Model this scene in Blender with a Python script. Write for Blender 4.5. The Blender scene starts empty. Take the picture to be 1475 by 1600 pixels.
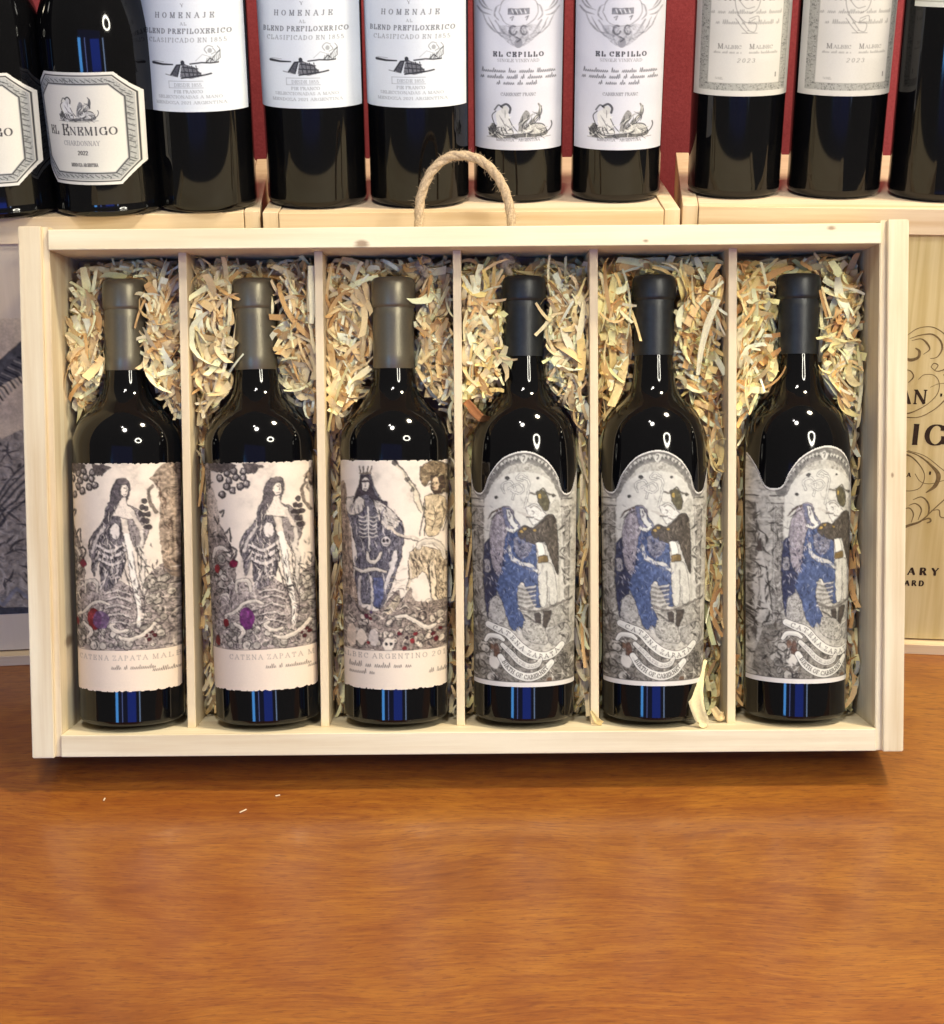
import bpy, bmesh, math, random
import numpy as np
from mathutils import Vector, Matrix
random.seed(7); RNG=np.random.RandomState(7)
scene=bpy.context.scene; COL=scene.collection
PI=math.pi; rad=math.radians

# ------------------------------------------------------------------ camera
PITCH=rad(22.0); ROLL=rad(.45)
cam=bpy.data.cameras.new('camera'); camo=bpy.data.objects.new('camera',cam); COL.objects.link(camo)
cam.sensor_fit='HORIZONTAL'; cam.sensor_width=36; cam.lens=2400/1475*36
cam.clip_start=.02; cam.clip_end=50
camo.matrix_world=Matrix.Translation((0,0,.583))@Matrix.Rotation(PI/2-PITCH,4,'X')@Matrix.Rotation(-ROLL,4,'Z')
scene.camera=camo
# ------------------------------------------------------------------ world + lamps
w=bpy.data.worlds.new('World'); scene.world=w; w.use_nodes=True
bg=w.node_tree.nodes['Background']; bg.inputs[0].default_value=(1,.93,.84,1); bg.inputs[1].default_value=.15
def area(name,loc,target,sx,sy,power,col,shape='RECTANGLE'):
    l=bpy.data.lights.new(name,'AREA'); l.shape=shape; l.size=sx
    if shape=='RECTANGLE': l.size_y=sy
    l.energy=power; l.color=col
    o=bpy.data.objects.new(name,l); COL.objects.link(o); o.location=loc
    o.rotation_euler=(Vector(target)-Vector(loc)).to_track_quat('-Z','Y').to_euler(); return o
T=(0,1.0,.2)
area('ceiling_lamp',(.74,.93,1.75),T,.22,.22,32,(1,.86,.62),'DISK')
area('fill_lamp',(-.10,.12,1.85),T,.24,.24,13,(1,.94,.84),'DISK')  # unseen fill light, added to brighten the case and its shavings
for i,(x,y,z,p) in enumerate([(-.26,.30,1.95,3.0)]):
    area('spot_lamp',(x,y,z),T,.09,.09,p,(1,.95,.88),'DISK')
# the room's windows behind the photographer, seen as blue strips in the glass
area('window_light',(-1.04,-1.1,.48),(0,1,.2),.22,.62,6.5,(.10,.42,1))
area('window_light',(-.62,-1.3,.48),(0,1,.2),.07,.66,.9,(.30,.40,1))
area('window_light',(.22,-1.5,.44),(0,1,.2),.80,.60,4.6,(.03,.11,1))
area('window_light',(.88,-1.2,.46),(0,1,.2),.10,.66,1.6,(.45,.62,1))
area('window_light',(-.2,-1.7,.60),(0,1,.2),2.2,1.3,2.6,(.05,.14,1))
scene.view_settings.view_transform='Standard'; scene.view_settings.look='None'
scene.view_settings.exposure=0; scene.view_settings.gamma=1
scene.render.engine='CYCLES'

# ------------------------------------------------------------------ helpers
def srgb(c):
    c=np.asarray(c,float)/255
    return np.where(c<=.04045,c/12.92,((c+.055)/1.055)**2.4)
def tag(o,label=None,cat=None,group=None,kind=None):
    if label: o['label']=label
    if cat: o['category']=cat
    if group: o['group']=group
    if kind: o['kind']=kind
    return o
def link(name,me,parent=None,mat=None):
    o=bpy.data.objects.new(name,me); COL.objects.link(o)
    if parent: o.parent=parent
    if mat and not me.materials: me.materials.append(mat)
    return o
def empty(name,loc,rot=(0,0,0)):
    o=bpy.data.objects.new(name,None); COL.objects.link(o); o.location=loc; o.rotation_euler=rot
    o.empty_display_size=.02; return o
def smooth(me,ang=None):
    me.polygons.foreach_set('use_smooth',[True]*len(me.polygons)); me.update()
    if ang:
        bm=bmesh.new(); bm.from_mesh(me)
        for e in bm.edges:
            if len(e.link_faces)==2 and e.calc_face_angle(0)>ang: e.smooth=False
        bm.to_mesh(me); bm.free()
def box_bm(bm,lo,hi,bev=.0006,seg=2):
    vs=[bm.verts.new((x,y,z)) for z in (lo[2],hi[2]) for y in (lo[1],hi[1]) for x in (lo[0],hi[0])]
    fs=[(0,2,3,1),(4,5,7,6),(0,1,5,4),(2,6,7,3),(0,4,6,2),(1,3,7,5)]
    F=[bm.faces.new([vs[i] for i in f]) for f in fs]
    if bev:
        ed=list({e for f in F for e in f.edges})
        bmesh.ops.bevel(bm,geom=ed,offset=bev,segments=seg,affect='EDGES',profile=.5)
def board(name,lo,hi,mat,parent,bev=.0006):
    bm=bmesh.new(); box_bm(bm,lo,hi,bev); me=bpy.data.meshes.new(name); bm.to_mesh(me); bm.free()
    return link(name,me,parent,mat)
def lathe_mesh(name,prof,n=96):
    prof=np.array(prof,float)/1000; m=len(prof)
    th=np.linspace(0,2*PI,n,endpoint=False)
    V=np.stack([np.outer(prof[:,0],np.sin(th)),-np.outer(prof[:,0],np.cos(th)),np.repeat(prof[:,1:2],n,1)],2).reshape(-1,3)
    F=[(i*n+j,i*n+(j+1)%n,(i+1)*n+(j+1)%n,(i+1)*n+j) for i in range(m-1) for j in range(n)]
    F.append(tuple(range(n))[::-1]); F.append(tuple((m-1)*n+j for j in range(n)))
    me=bpy.data.meshes.new(name); me.from_pydata(V.tolist(),[],F); smooth(me,rad(38)); return me
def catmull(P,k=8):
    P=np.array(P,float); Q=np.vstack([2*P[0]-P[1],P,2*P[-1]-P[-2]]); out=[]
    for i in range(1,len(Q)-2):
        for t in np.linspace(0,1,k,endpoint=False):
            a,b,c,d=Q[i-1],Q[i],Q[i+1],Q[i+2]
            out.append(.5*((2*b)+(-a+c)*t+(2*a-5*b+4*c-d)*t*t+(-a+3*b-3*c+d)*t**3))
    out.append(P[-1]); return np.array(out)
def tube(path,r,n=10,cap=True):
    P=np.array(path,float); m=len(P); T_=np.gradient(P,axis=0); T_/=np.linalg.norm(T_,axis=1)[:,None]+1e-12
    up=np.array([.13,1,.21]); V=[];F=[]
    for i in range(m):
        a=np.cross(T_[i],up); a/=np.linalg.norm(a)+1e-9; b=np.cross(T_[i],a)
        ri=r[i] if hasattr(r,'__len__') else r
        for j in range(n):
            q=2*PI*j/n; V.append(P[i]+ri*(a*math.cos(q)+b*math.sin(q)))
    for i in range(m-1):
        for j in range(n): F.append((i*n+j,i*n+(j+1)%n,(i+1)*n+(j+1)%n,(i+1)*n+j))
    if cap: F.append(tuple(range(n))[::-1]); F.append(tuple((m-1)*n+j for j in range(n)))
    return V,F
class MB:
    def __init__(s): s.V=[];s.F=[];s.C=[]
    def add(s,V,F,col=None):
        o=len(s.V); s.V+= [tuple(v) for v in V]; s.F+=[tuple(i+o for i in f) for f in F]
        if col is not None: s.C+=[tuple(col)+(1,)]*len(V)
    def build(s,name,mat,parent=None,sm=False):
        me=bpy.data.meshes.new(name); me.from_pydata(s.V,[],s.F)
        if s.C:
            a=me.color_attributes.new('Col','FLOAT_COLOR','POINT'); a.data.foreach_set('color',np.array(s.C,'f').ravel())
        if sm: smooth(me)
        return link(name,me,parent,mat)

# ------------------------------------------------------------------ materials
def new_mat(name):
    m=bpy.data.materials.new(name); m.use_nodes=True; nt=m.node_tree
    return m,nt,nt.nodes['Principled BSDF']
def N(nt,t,**k):
    n=nt.nodes.new(t)
    for a,b in k.items(): setattr(n,a,b)
    return n
def ramp(nt,src,stops):
    r=N(nt,'ShaderNodeValToRGB'); nt.links.new(src,r.inputs[0])
    el=r.color_ramp.elements
    while len(el)<len(stops): el.new(.5)
    for e,(p,c) in zip(el,stops):
        e.position=p; e.color=(tuple(c)+(1,)) if len(c)==3 else c
    return r
def math_(nt,op,a,b=None,c=None):
    n=N(nt,'ShaderNodeMath',operation=op)
    for i,v in enumerate((a,b,c)):
        if v is None: continue
        if isinstance(v,(int,float)): n.inputs[i].default_value=v
        else: nt.links.new(v,n.inputs[i])
    return n.outputs[0]
def mix(nt,fac,a,b,mode='MIX'):
    n=N(nt,'ShaderNodeMix',data_type='RGBA',blend_type=mode)
    if isinstance(fac,(int,float)): n.inputs[0].default_value=fac
    else: nt.links.new(fac,n.inputs[0])
    for i,v in ((6,a),(7,b)):
        if isinstance(v,tuple): n.inputs[i].default_value=v if len(v)==4 else v+(1,)
        else: nt.links.new(v,n.inputs[i])
    return n.outputs[2]
def coords(nt,scale,rot=(0,0,0),loc=(0,0,0)):
    tc=N(nt,'ShaderNodeTexCoord'); oi=N(nt,'ShaderNodeObjectInfo')
    ad=N(nt,'ShaderNodeVectorMath',operation='ADD'); nt.links.new(tc.outputs['Object'],ad.inputs[0])
    cb=N(nt,'ShaderNodeCombineXYZ')
    for i in range(3): nt.links.new(math_(nt,'MULTIPLY',oi.outputs['Random'],[1.7,2.9,.83][i]),cb.inputs[i])
    nt.links.new(cb.outputs[0],ad.inputs[1])
    mp=N(nt,'ShaderNodeMapping'); nt.links.new(ad.outputs[0],mp.inputs[0])
    mp.inputs['Scale'].default_value=scale; mp.inputs['Rotation'].default_value=rot; mp.inputs['Location'].default_value=loc
    return mp.outputs[0],tc.outputs['Object']
def noise(nt,vec,scale,detail=4,rough=.55,dist=0):
    n=N(nt,'ShaderNodeTexNoise'); nt.links.new(vec,n.inputs['Vector'])
    n.inputs['Scale'].default_value=scale; n.inputs['Detail'].default_value=detail
    n.inputs['Roughness'].default_value=rough; n.inputs['Distortion'].default_value=dist; return n.outputs['Fac']
def bump(nt,b,h,strength,dist=.001):
    n=N(nt,'ShaderNodeBump'); n.inputs['Strength'].default_value=strength; n.inputs['Distance'].default_value=dist
    nt.links.new(h,n.inputs['Height']); nt.links.new(n.outputs[0],b.inputs['Normal'])
def pine(name,axis,c1=(.78,.655,.475),c2=(.60,.44,.255),amt=.6,knots=(),band=1.0):
    m,nt,b=new_mat(name)
    s={'x':(3.0,90,90),'z':(90,90,3.0),'y':(90,3.0,90)}[axis]
    s2={'x':(.55,14,14),'z':(14,14,.55),'y':(14,.55,14)}[axis]
    v,oc=coords(nt,s); v2,_=coords(nt,s2)
    fine=noise(nt,v,3.0,5,.6)
    big=noise(nt,v2,1.0*band,2,.5,.35)
    rings=math_(nt,'SINE',math_(nt,'MULTIPLY',big,52))
    rings=math_(nt,'POWER',math_(nt,'ADD',math_(nt,'MULTIPLY',rings,.5),.5),2.2)
    fac=math_(nt,'ADD',math_(nt,'MULTIPLY',rings,.55*amt),math_(nt,'MULTIPLY',math_(nt,'SUBTRACT',fine,.38),1.5*amt))
    v3,_=coords(nt,(1,1,1)); blot=noise(nt,v3,14,3,.5)
    fac=math_(nt,'ADD',fac,math_(nt,'MULTIPLY',math_(nt,'SUBTRACT',blot,.5),.5))
    c=ramp(nt,fac,[(0,c1),(1,c2)]).outputs[0]
    for k in knots:
        d=N(nt,'ShaderNodeVectorMath',operation='SUBTRACT'); nt.links.new(oc,d.inputs[0]); d.inputs[1].default_value=k[:3]
        sc=N(nt,'ShaderNodeVectorMath',operation='MULTIPLY'); nt.links.new(d.outputs[0],sc.inputs[0]); sc.inputs[1].default_value=(.55,.2,1) if axis=='x' else (1,.2,.6)
        ln=N(nt,'ShaderNodeVectorMath',operation='LENGTH'); nt.links.new(sc.outputs[0],ln.inputs[0])
        q=math_(nt,'DIVIDE',ln.outputs['Value'],k[3])
        q=math_(nt,'ADD',q,math_(nt,'MULTIPLY',math_(nt,'SUBTRACT',fine,.5),2.2))
        f=ramp(nt,q,[(.35,(.75,.75,.75)),(1.0,(0,0,0))]).outputs[0]
        c=mix(nt,f,c,(.20,.11,.06))
    nt.links.new(c,b.inputs['Base Color']); b.inputs['Roughness'].default_value=.62
    b.inputs['Specular IOR Level'].default_value=.3
    bump(nt,b,fine,.22,.0006); return m
def plain(name,col,rough=.5,metal=0,spec=.5,nz=0,nscale=300,bmp=0,coat=0):
    m,nt,b=new_mat(name); b.inputs['Roughness'].default_value=rough; b.inputs['Metallic'].default_value=metal
    b.inputs['Specular IOR Level'].default_value=spec; b.inputs['Coat Weight'].default_value=coat
    v,_=coords(nt,(1,1,1)); n=noise(nt,v,nscale,4)
    lo=tuple(x*(1-nz) for x in col); hi=tuple(min(1,x*(1+nz)) for x in col)
    nt.links.new(ramp(nt,n,[(.3,lo),(.7,hi)]).outputs[0],b.inputs['Base Color'])
    if bmp: bump(nt,b,n,bmp,.0005)
    return m
def attr_mat(name,rough=.55,spec=.35,bmp=.0,var=.06,scale=900):
    m,nt,b=new_mat(name)
    a=N(nt,'ShaderNodeVertexColor'); a.layer_name='Col'
    v,_=coords(nt,(1,1,1)); n=noise(nt,v,scale,4,.6)
    g=ramp(nt,n,[(.3,(1-var,)*3),(.7,(1,1,1))]).outputs[0]
    nt.links.new(mix(nt,1,a.outputs[0],g,'MULTIPLY'),b.inputs['Base Color'])
    b.inputs['Roughness'].default_value=rough; b.inputs['Specular IOR Level'].default_value=spec
    if bmp: bump(nt,b,n,bmp,.0004)
    return m
def table_mat():
    m,nt,b=new_mat('varnished_table_wood')
    tc=N(nt,'ShaderNodeTexCoord'); O=tc.outputs['Object']
    def mp(s,r=(0,0,0),l=(0,0,0)):
        q=N(nt,'ShaderNodeMapping'); nt.links.new(O,q.inputs[0]); q.inputs['Scale'].default_value=s; q.inputs['Rotation'].default_value=r; q.inputs['Location'].default_value=l; return q.outputs[0]
    base_O=O; wv=noise(nt,mp((2.0,2.6,1),(0,0,0),(3.1,1.7,0)),1.4,2,.5)
    cb=N(nt,'ShaderNodeCombineXYZ'); nt.links.new(math_(nt,'MULTIPLY',math_(nt,'SUBTRACT',wv,.5),.085),cb.inputs[1])
    ad=N(nt,'ShaderNodeVectorMath',operation='ADD'); nt.links.new(base_O,ad.inputs[0]); nt.links.new(cb.outputs[0],ad.inputs[1]); O=ad.outputs[0]
    warp=noise(nt,mp((1.5,4.6,1)),1.5,3,.5,.25)
    lines=noise(nt,mp((16,330,1),(0,0,.02)),1.5,4,.7,.2)
    fig=math_(nt,'SINE',math_(nt,'MULTIPLY',warp,70))
    fig=math_(nt,'ADD',math_(nt,'MULTIPLY',fig,.5),.5)
    streak=noise(nt,mp((9,80,1),(0,0,.05)),3.0,7,.78,.6)
    pores=noise(nt,mp((42,420,1),(0,0,.04)),2.0,3,.6,.25)
    mott=noise(nt,mp((9,14,1),(0,0,.3)),1.3,4,.6)
    red=noise(nt,mp((1.2,1.5,1),(0,0,0),(.4,.2,0)),1.0,2,.5)
    f=math_(nt,'ADD',math_(nt,'ADD',math_(nt,'MULTIPLY',fig,.06),math_(nt,'MULTIPLY',math_(nt,'SUBTRACT',lines,.5),.30)),math_(nt,'MULTIPLY',streak,.70))
    f=math_(nt,'ADD',f,math_(nt,'MULTIPLY',mott,.34))
    c=ramp(nt,f,[(.32,(.135,.036,.004)),(.50,(.225,.074,.007)),(.70,(.345,.138,.014))]).outputs[0]
    p=ramp(nt,pores,[(.36,(1,1,1)),(.45,(0,0,0))]).outputs[0]
    c=mix(nt,math_(nt,'MULTIPLY',p,.6),c,(.085,.022,.005))
    c=mix(nt,math_(nt,'MULTIPLY',ramp(nt,red,[(.35,(0,0,0)),(.7,(1,1,1))]).outputs[0],.30),c,(.30,.055,.010))
    nt.links.new(c,b.inputs['Base Color'])
    b.inputs['Roughness'].default_value=.42; b.inputs['Specular IOR Level'].default_value=.5
    b.inputs['Coat Weight'].default_value=.75; b.inputs['Coat IOR'].default_value=1.45
    rr=ramp(nt,mott,[(.3,(.17,)*3),(.7,(.23,)*3)]).outputs[0]; nt.links.new(rr,b.inputs['Coat Roughness'])
    bump(nt,b,pores,.12,.0003)
    bb=N(nt,'ShaderNodeBump'); bb.inputs['Strength'].default_value=.05; bb.inputs['Distance'].default_value=.0003
    nt.links.new(pores,bb.inputs['Height']); nt.links.new(bb.outputs[0],b.inputs['Coat Normal'])
    return m
M_table=table_mat()
KN=[(-.0735,0,.3525,.0030),(.1195,0,.3525,.0018),(.2455,0,.3600,.0024)]
M_top=pine('pale_pine_top_board','x',(.82,.735,.53),(.66,.53,.32),.6,KN)
M_x=pine('pale_pine_lengthwise','x',(.81,.725,.53),(.60,.46,.27),.75)
M_z=pine('pale_pine_upright','z',(.81,.725,.53),(.60,.46,.27),.8,[(-.2865,.03,.078,.003),(.2885,0,.192,.0014)])
M_div=pine('divider_plywood','z',(.76,.63,.42),(.60,.46,.28),.5)
M_back=pine('back_board_wood','z',(.62,.46,.26),(.46,.31,.16),.5)
M_cx=pine('crate_pine_lengthwise','x',(.74,.59,.40),(.56,.38,.20),.8)
M_cz=pine('crate_pine_upright','z',(.72,.58,.40),(.55,.38,.20),.6)
M_clid_r=pine('crate_lid_striped_pine','z',(.66,.55,.29),(.50,.38,.15),.9,band=1.6)
M_clid_l=pine('crate_lid_grey_pine','z',(.74,.62,.45),(.62,.50,.35),.5)
M_ctop=pine('crate_top_pine','x',(.72,.57,.42),(.58,.42,.27),.5)
M_glass=plain('dark_bottle_glass',(.0025,.0025,.003),.065,0,.42,.1,40)
def red_wall():
    m,nt,b=new_mat('red_wall_cloth'); v,_=coords(nt,(1,1,1))
    n=noise(nt,v,420,4,.7); n2=noise(nt,v,9,3)
    f=math_(nt,'ADD',math_(nt,'MULTIPLY',n,.6),math_(nt,'MULTIPLY',n2,.4))
    nt.links.new(ramp(nt,f,[(.35,(.235,.038,.044)),(.65,(.335,.062,.070))]).outputs[0],b.inputs['Base Color'])
    b.inputs['Roughness'].default_value=.9; b.inputs['Specular IOR Level'].default_value=.1; bump(nt,b,n,.4,.0008); return m
M_red=red_wall()
M_capA=plain('bronze_grey_capsule',(.165,.145,.098),.36,.5,.5,.05,500,.04)
M_capC=plain('matt_black_capsule',(.020,.022,.022),.40,.2,.5,.25,220,.12)
M_capR=plain('dark_red_capsule',(.05,.008,.01),.35,.3,.5,.06)
M_label=attr_mat('printed_label_paper',.55,.3,.08,.05)
M_shav=attr_mat('wood_shaving',.7,.2,.25,.14,700)
M_print=attr_mat('printed_lid_panel',.7,.2,.15,.2,500)
M_ink=plain('black_brown_ink',(.035,.02,.012),.6,0,.2,.3,400)
M_inklt=plain('worn_brown_ink',(.17,.115,.05),.6,0,.2,.3,400)
M_rope=plain('jute_rope',(.46,.35,.23),.9,0,.1,.30,900,.8)
M_knot=plain('jute_knot',(.50,.40,.27),.85,0,.1,.3,500,.6)

# ------------------------------------------------------------------ label canvas
def vnoise(h,w_,cell,seed,oct=3):
    r=np.random.RandomState(seed); out=np.zeros((h,w_)); amp=1; tot=0
    for o in range(oct):
        c=max(cell/2**o,1.0); gh=int(h/c)+3; gw=int(w_/c)+3; g=r.rand(gh,gw)
        y=np.arange(h)/c; x=np.arange(w_)/c; yi=y.astype(int); xi=x.astype(int); fy=y-yi; fx=x-xi
        fy=fy*fy*(3-2*fy); fx=fx*fx*(3-2*fx)
        a=g[yi][:,xi]; b=g[yi][:,xi+1]; c_=g[yi+1][:,xi]; d=g[yi+1][:,xi+1]
        out+=amp*((a*(1-fx)+b*fx)*(1-fy)[:,None]+(c_*(1-fx)+d*fx)*fy[:,None]); tot+=amp; amp*=.55
    return out/tot
# hand-drawn didone-like capitals: strokes as poly-lines, serif ticks
def arc(cx,cy,rx,ry,a0,a1,n=12):
    t=np.radians(np.linspace(a0,a1,n)); return [(cx+rx*math.cos(q),cy+ry*math.sin(q)) for q in t]
FONT={
'A':(.86,[[(.06,0),(.43,1)],[(.43,1),(.80,0)],[(.18,.34),(.66,.34)]],[(.06,0),(.80,0)]),
'B':(.78,[[(.16,0),(.16,1)],[(.16,1),(.40,1)]+arc(.40,.76,.22,.24,90,-90)+[(.16,.52)],[(.16,.52),(.42,.52)]+arc(.42,.26,.26,.26,90,-90)+[(.16,0)]],[(.16,0),(.16,1)]),
'C':(.82,[arc(.46,.5,.38,.5,48,312,22),[(.74,.98),(.74,.72)]],[]),
'D':(.88,[[(.16,0),(.16,1)],[(.16,1),(.38,1)]+arc(.38,.5,.40,.5,90,-90,18)+[(.16,0)]],[(.16,0),(.16,1)]),
'E':(.76,[[(.16,0),(.16,1)],[(.16,1),(.68,1)],[(.68,1),(.68,.76)],[(.16,.51),(.5,.51)],[(.5,.64),(.5,.38)],[(.16,0),(.70,0)],[(.70,0),(.70,.26)]],[(.1,0),(.1,1)]),
'F':(.72,[[(.16,0),(.16,1)],[(.16,1),(.68,1)],[(.68,1),(.68,.76)],[(.16,.51),(.5,.51)]],[(.16,0),(.1,1)]),
'G':(.90,[arc(.46,.5,.38,.5,48,340,22),[(.74,.98),(.74,.72)],[(.80,.42),(.80,.04)]],[(.80,.42)]),
'H':(.92,[[(.16,0),(.16,1)],[(.76,0),(.76,1)],[(.16,.5),(.76,.5)]],[(.16,0),(.16,1),(.76,0),(.76,1)]),
'I':(.42,[[(.21,0),(.21,1)]],[(.21,0),(.21,1)]),
'J':(.5,[[(.32,1),(.32,.2)]+arc(.17,.18,.15,.18,0,-150,8)],[(.32,1)]),
'L':(.72,[[(.16,0),(.16,1)],[(.16,0),(.68,0)],[(.68,0),(.68,.28)]],[(.1,0),(.16,1)]),
'M':(1.06,[[(.14,0),(.16,1)],[(.16,1),(.52,.05)],[(.52,.05),(.88,1)],[(.88,1),(.90,0)]],[(.14,0),(.14,1),(.90,0),(.90,1)]),
'N':(.94,[[(.16,0),(.16,1)],[(.16,1),(.78,0)],[(.78,0),(.78,1)]],[(.16,0),(.14,1),(.78,1)]),
'O':(.92,[arc(.46,.5,.38,.5,0,360,30)],[]),
'P':(.74,[[(.16,0),(.16,1)],[(.16,1),(.38,1)]+arc(.38,.74,.26,.26,90,-90)+[(.16,.48)]],[(.16,0),(.16,1)]),
'R':(.86,[[(.16,0),(.16,1)],[(.16,1),(.38,1)]+arc(.38,.76,.24,.24,90,-90)+[(.16,.52)],[(.42,.52),(.74,0)]],[(.16,0),(.16,1),(.78,0)]),
'S':(.64,[arc(.32,.75,.22,.25,20,270,12)+arc(.32,.25,.24,.25,90,-160,12)],[]),
'T':(.76,[[(.38,0),(.38,1)],[(.06,1),(.70,1)],[(.06,1),(.06,.76)],[(.70,1),(.70,.76)]],[(.38,0)]),
'U':(.86,[[(.16,1),(.16,.3)]+arc(.43,.3,.27,.3,180,360)+[(.70,1)]],[(.16,1),(.70,1)]),
'V':(.84,[[(.08,1),(.42,0)],[(.42,0),(.76,1)]],[(.08,1),(.76,1)]),
'X':(.84,[[(.10,1),(.74,0)],[(.74,1),(.10,0)]],[(.1,0),(.1,1),(.74,0),(.74,1)]),
'Y':(.84,[[(.08,1),(.42,.46)],[(.76,1),(.42,.46)],[(.42,.46),(.42,0)]],[(.08,1),(.76,1),(.42,0)]),
'Z':(.74,[[(.08,1),(.66,1)],[(.66,1),(.08,0)],[(.08,0),(.66,0)],[(.08,1),(.08,.8)],[(.66,0),(.66,.2)]],[]),
'0':(.66,[arc(.33,.5,.25,.5,0,360,24)],[]),
'1':(.44,[[(.22,0),(.22,1)],[(.22,1),(.08,.82)]],[(.22,0)]),
'2':(.62,[arc(.30,.74,.24,.26,160,-20,12)+[(.06,0)],[(.06,0),(.56,0)]],[]),
'3':(.62,[arc(.28,.76,.22,.24,150,-80,12),arc(.28,.27,.26,.27,80,-150,12)],[]),
'5':(.62,[[(.50,1),(.14,1)],[(.14,1),(.12,.56)],arc(.28,.30,.26,.30,110,-150,14)],[]),
'8':(.62,[arc(.31,.76,.20,.24,0,360,18),arc(.31,.26,.25,.26,0,360,18)],[]),
'.':(.3,[[(.12,.04),(.16,.04)]],[]),'-':(.5,[[(.1,.45),(.4,.45)]],[]),'*':(.4,[[(.18,.42),(.22,.42)],[(.20,.38),(.20,.46)]],[]),
}
def text_strokes(s,h,thick=.16,thin=.05,track=0.12,slant=0):
    """-> list of (points, widths) with x to the right and y up, and the total advance"""
    out=[];x=0
    for ch in s:
        if ch==' ': x+=.5*h; continue
        if ch not in FONT: x+=.5*h; continue
        wd,st,ser=FONT[ch]
        for p in st:
            p=np.array(p,float); q=p*h; 
            d=np.gradient(q,axis=0) if len(q)>2 else np.repeat(q[1:]-q[:1],2,0)
            L=np.hypot(d[:,0],d[:,1])+1e-9; v=np.abs(d[:,1])/L; diag=(d[:,0]*d[:,1]>0)&(v<.985)&(len(q)<4)
            ww=thin+(thick-thin)*v**1.5
            ww=np.where(diag,thin*1.2,ww)
            if ch in 'NM' and v.min()>.99: ww=ww*0+thin*1.4
            if ch=='M' and p[0][0]>.8: ww=ww*0+thick
            q[:,0]+=q[:,1]*slant; q[:,0]+=x; out.append((q,ww*h))
        for sx,sy in ser: out.append((np.array([[x+(sx-.12)*h+sy*slant*h,sy*h],[x+(sx+.12)*h+sy*slant*h,sy*h]]),np.array([thin,thin])*h))
        x+=(wd+track)*h
    return out,x-track*h
class Canvas:
    def __init__(s,x0,y0,x1,y1,res,bgc):
        s.x0,s.y0,s.x1,s.y1,s.r=x0,y0,x1,y1,res
        s.w=int((x1-x0)*res)+1; s.h=int((y1-y0)*res)+1
        s.a=np.empty((s.h,s.w,3)); s.a[:]=srgb(bgc); s.keep=np.ones((s.h,s.w),bool); s.dx=0; s.ol=None
        s.X,s.Y=np.meshgrid(x0+np.arange(s.w)/res,y0+np.arange(s.h)/res)
    def P(s,p):
        p=np.array(p,float).copy(); p[:,0]+=s.dx; return p
    def blend(s,cov,col,sl=None):
        c=srgb(col); 
        if sl is None: s.a=s.a*(1-cov[...,None])+c*cov[...,None]
        else: s.a[sl]=s.a[sl]*(1-cov[...,None])+c*cov[...,None]
    def stroke(s,pts,w_,col,a=1,sm=0):
        p=s.P(pts)
        if sm:
            if hasattr(w_,'__len__'):
                t=np.linspace(0,1,len(p)); p=catmull(p,sm); w_=np.interp(np.linspace(0,1,len(p)),t,w_)
            else: p=catmull(p,sm)
        W=np.full(len(p),float(w_)) if not hasattr(w_,'__len__') else np.array(w_,float)
        m=W.max()+2/s.r
        i0=max(int((p[:,0].min()-m-s.x0)*s.r),0); i1=min(int((p[:,0].max()+m-s.x0)*s.r)+2,s.w)
        j0=max(int((p[:,1].min()-m-s.y0)*s.r),0); j1=min(int((p[:,1].max()+m-s.y0)*s.r)+2,s.h)
        if i1<=i0 or j1<=j0: return
        X=s.X[j0:j1,i0:i1]; Y=s.Y[j0:j1,i0:i1]; cov=np.zeros(X.shape)
        for k in range(len(p)-1):
            ax,ay=p[k]; bx,by=p[k+1]; dx,dy=bx-ax,by-ay; L=dx*dx+dy*dy+1e-9
            t=np.clip(((X-ax)*dx+(Y-ay)*dy)/L,0,1); d=np.hypot(X-ax-t*dx,Y-ay-t*dy)
            hw=.5*(W[k]*(1-t)+W[k+1]*t)
            # thin strokes keep their ink: width in samples under one fades instead of vanishing
            cc=np.clip((hw-d)*s.r+.5,0,1)*np.minimum(1,2*hw*s.r+.15)
            cov=np.maximum(cov,cc)
        s.blend(cov*a,col,(slice(j0,j1),slice(i0,i1)))
    def mask(s,pts,sm=0):
        p=s.P(pts)
        if sm: p=catmull(np.vstack([p,p[:1]]),sm)
        cov=np.zeros((s.h,s.w))
        for ox,oy in ((-.25,-.25),(.25,-.25),(-.25,.25),(.25,.25)):
            X=s.X+ox/s.r; Y=s.Y+oy/s.r; ins=np.zeros(X.shape,bool); n=len(p)
            for i in range(n):
                x1,y1=p[i]; x2,y2=p[(i+1)%n]
                if y1==y2: continue
                ins^=((y1>Y)!=(y2>Y))&(X<(x2-x1)*(Y-y1)/(y2-y1)+x1)
            cov+=ins*.25
        return cov
    def poly(s,pts,col,a=1,sm=5,tex=0,seed=1,cell=24,col2=None):
        c=s.mask(pts,sm)
        if tex:
            n=s.ink(cell,seed); s.blend(c*a,col); s.blend(c*a*tex*n,col2 or (40,36,38))
        else: s.blend(c*a,col)
        if s.ol:
            q=catmull(np.vstack([np.array(pts,float),pts[:1]]),sm) if sm else np.vstack([np.array(pts,float),pts[:1]])
            s.stroke(q,s.ol[0],s.ol[1],.9)
        return c
    def ell(s,cx,cy,rx,ry,col,a=1,rot=0):
        t=np.linspace(0,2*PI,20,endpoint=False); x=rx*np.cos(t);y=ry*np.sin(t);c,q=math.cos(rot),math.sin(rot)
        s.poly(np.stack([cx+x*c-y*q,cy+x*q+y*c],1),col,a,0)
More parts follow.
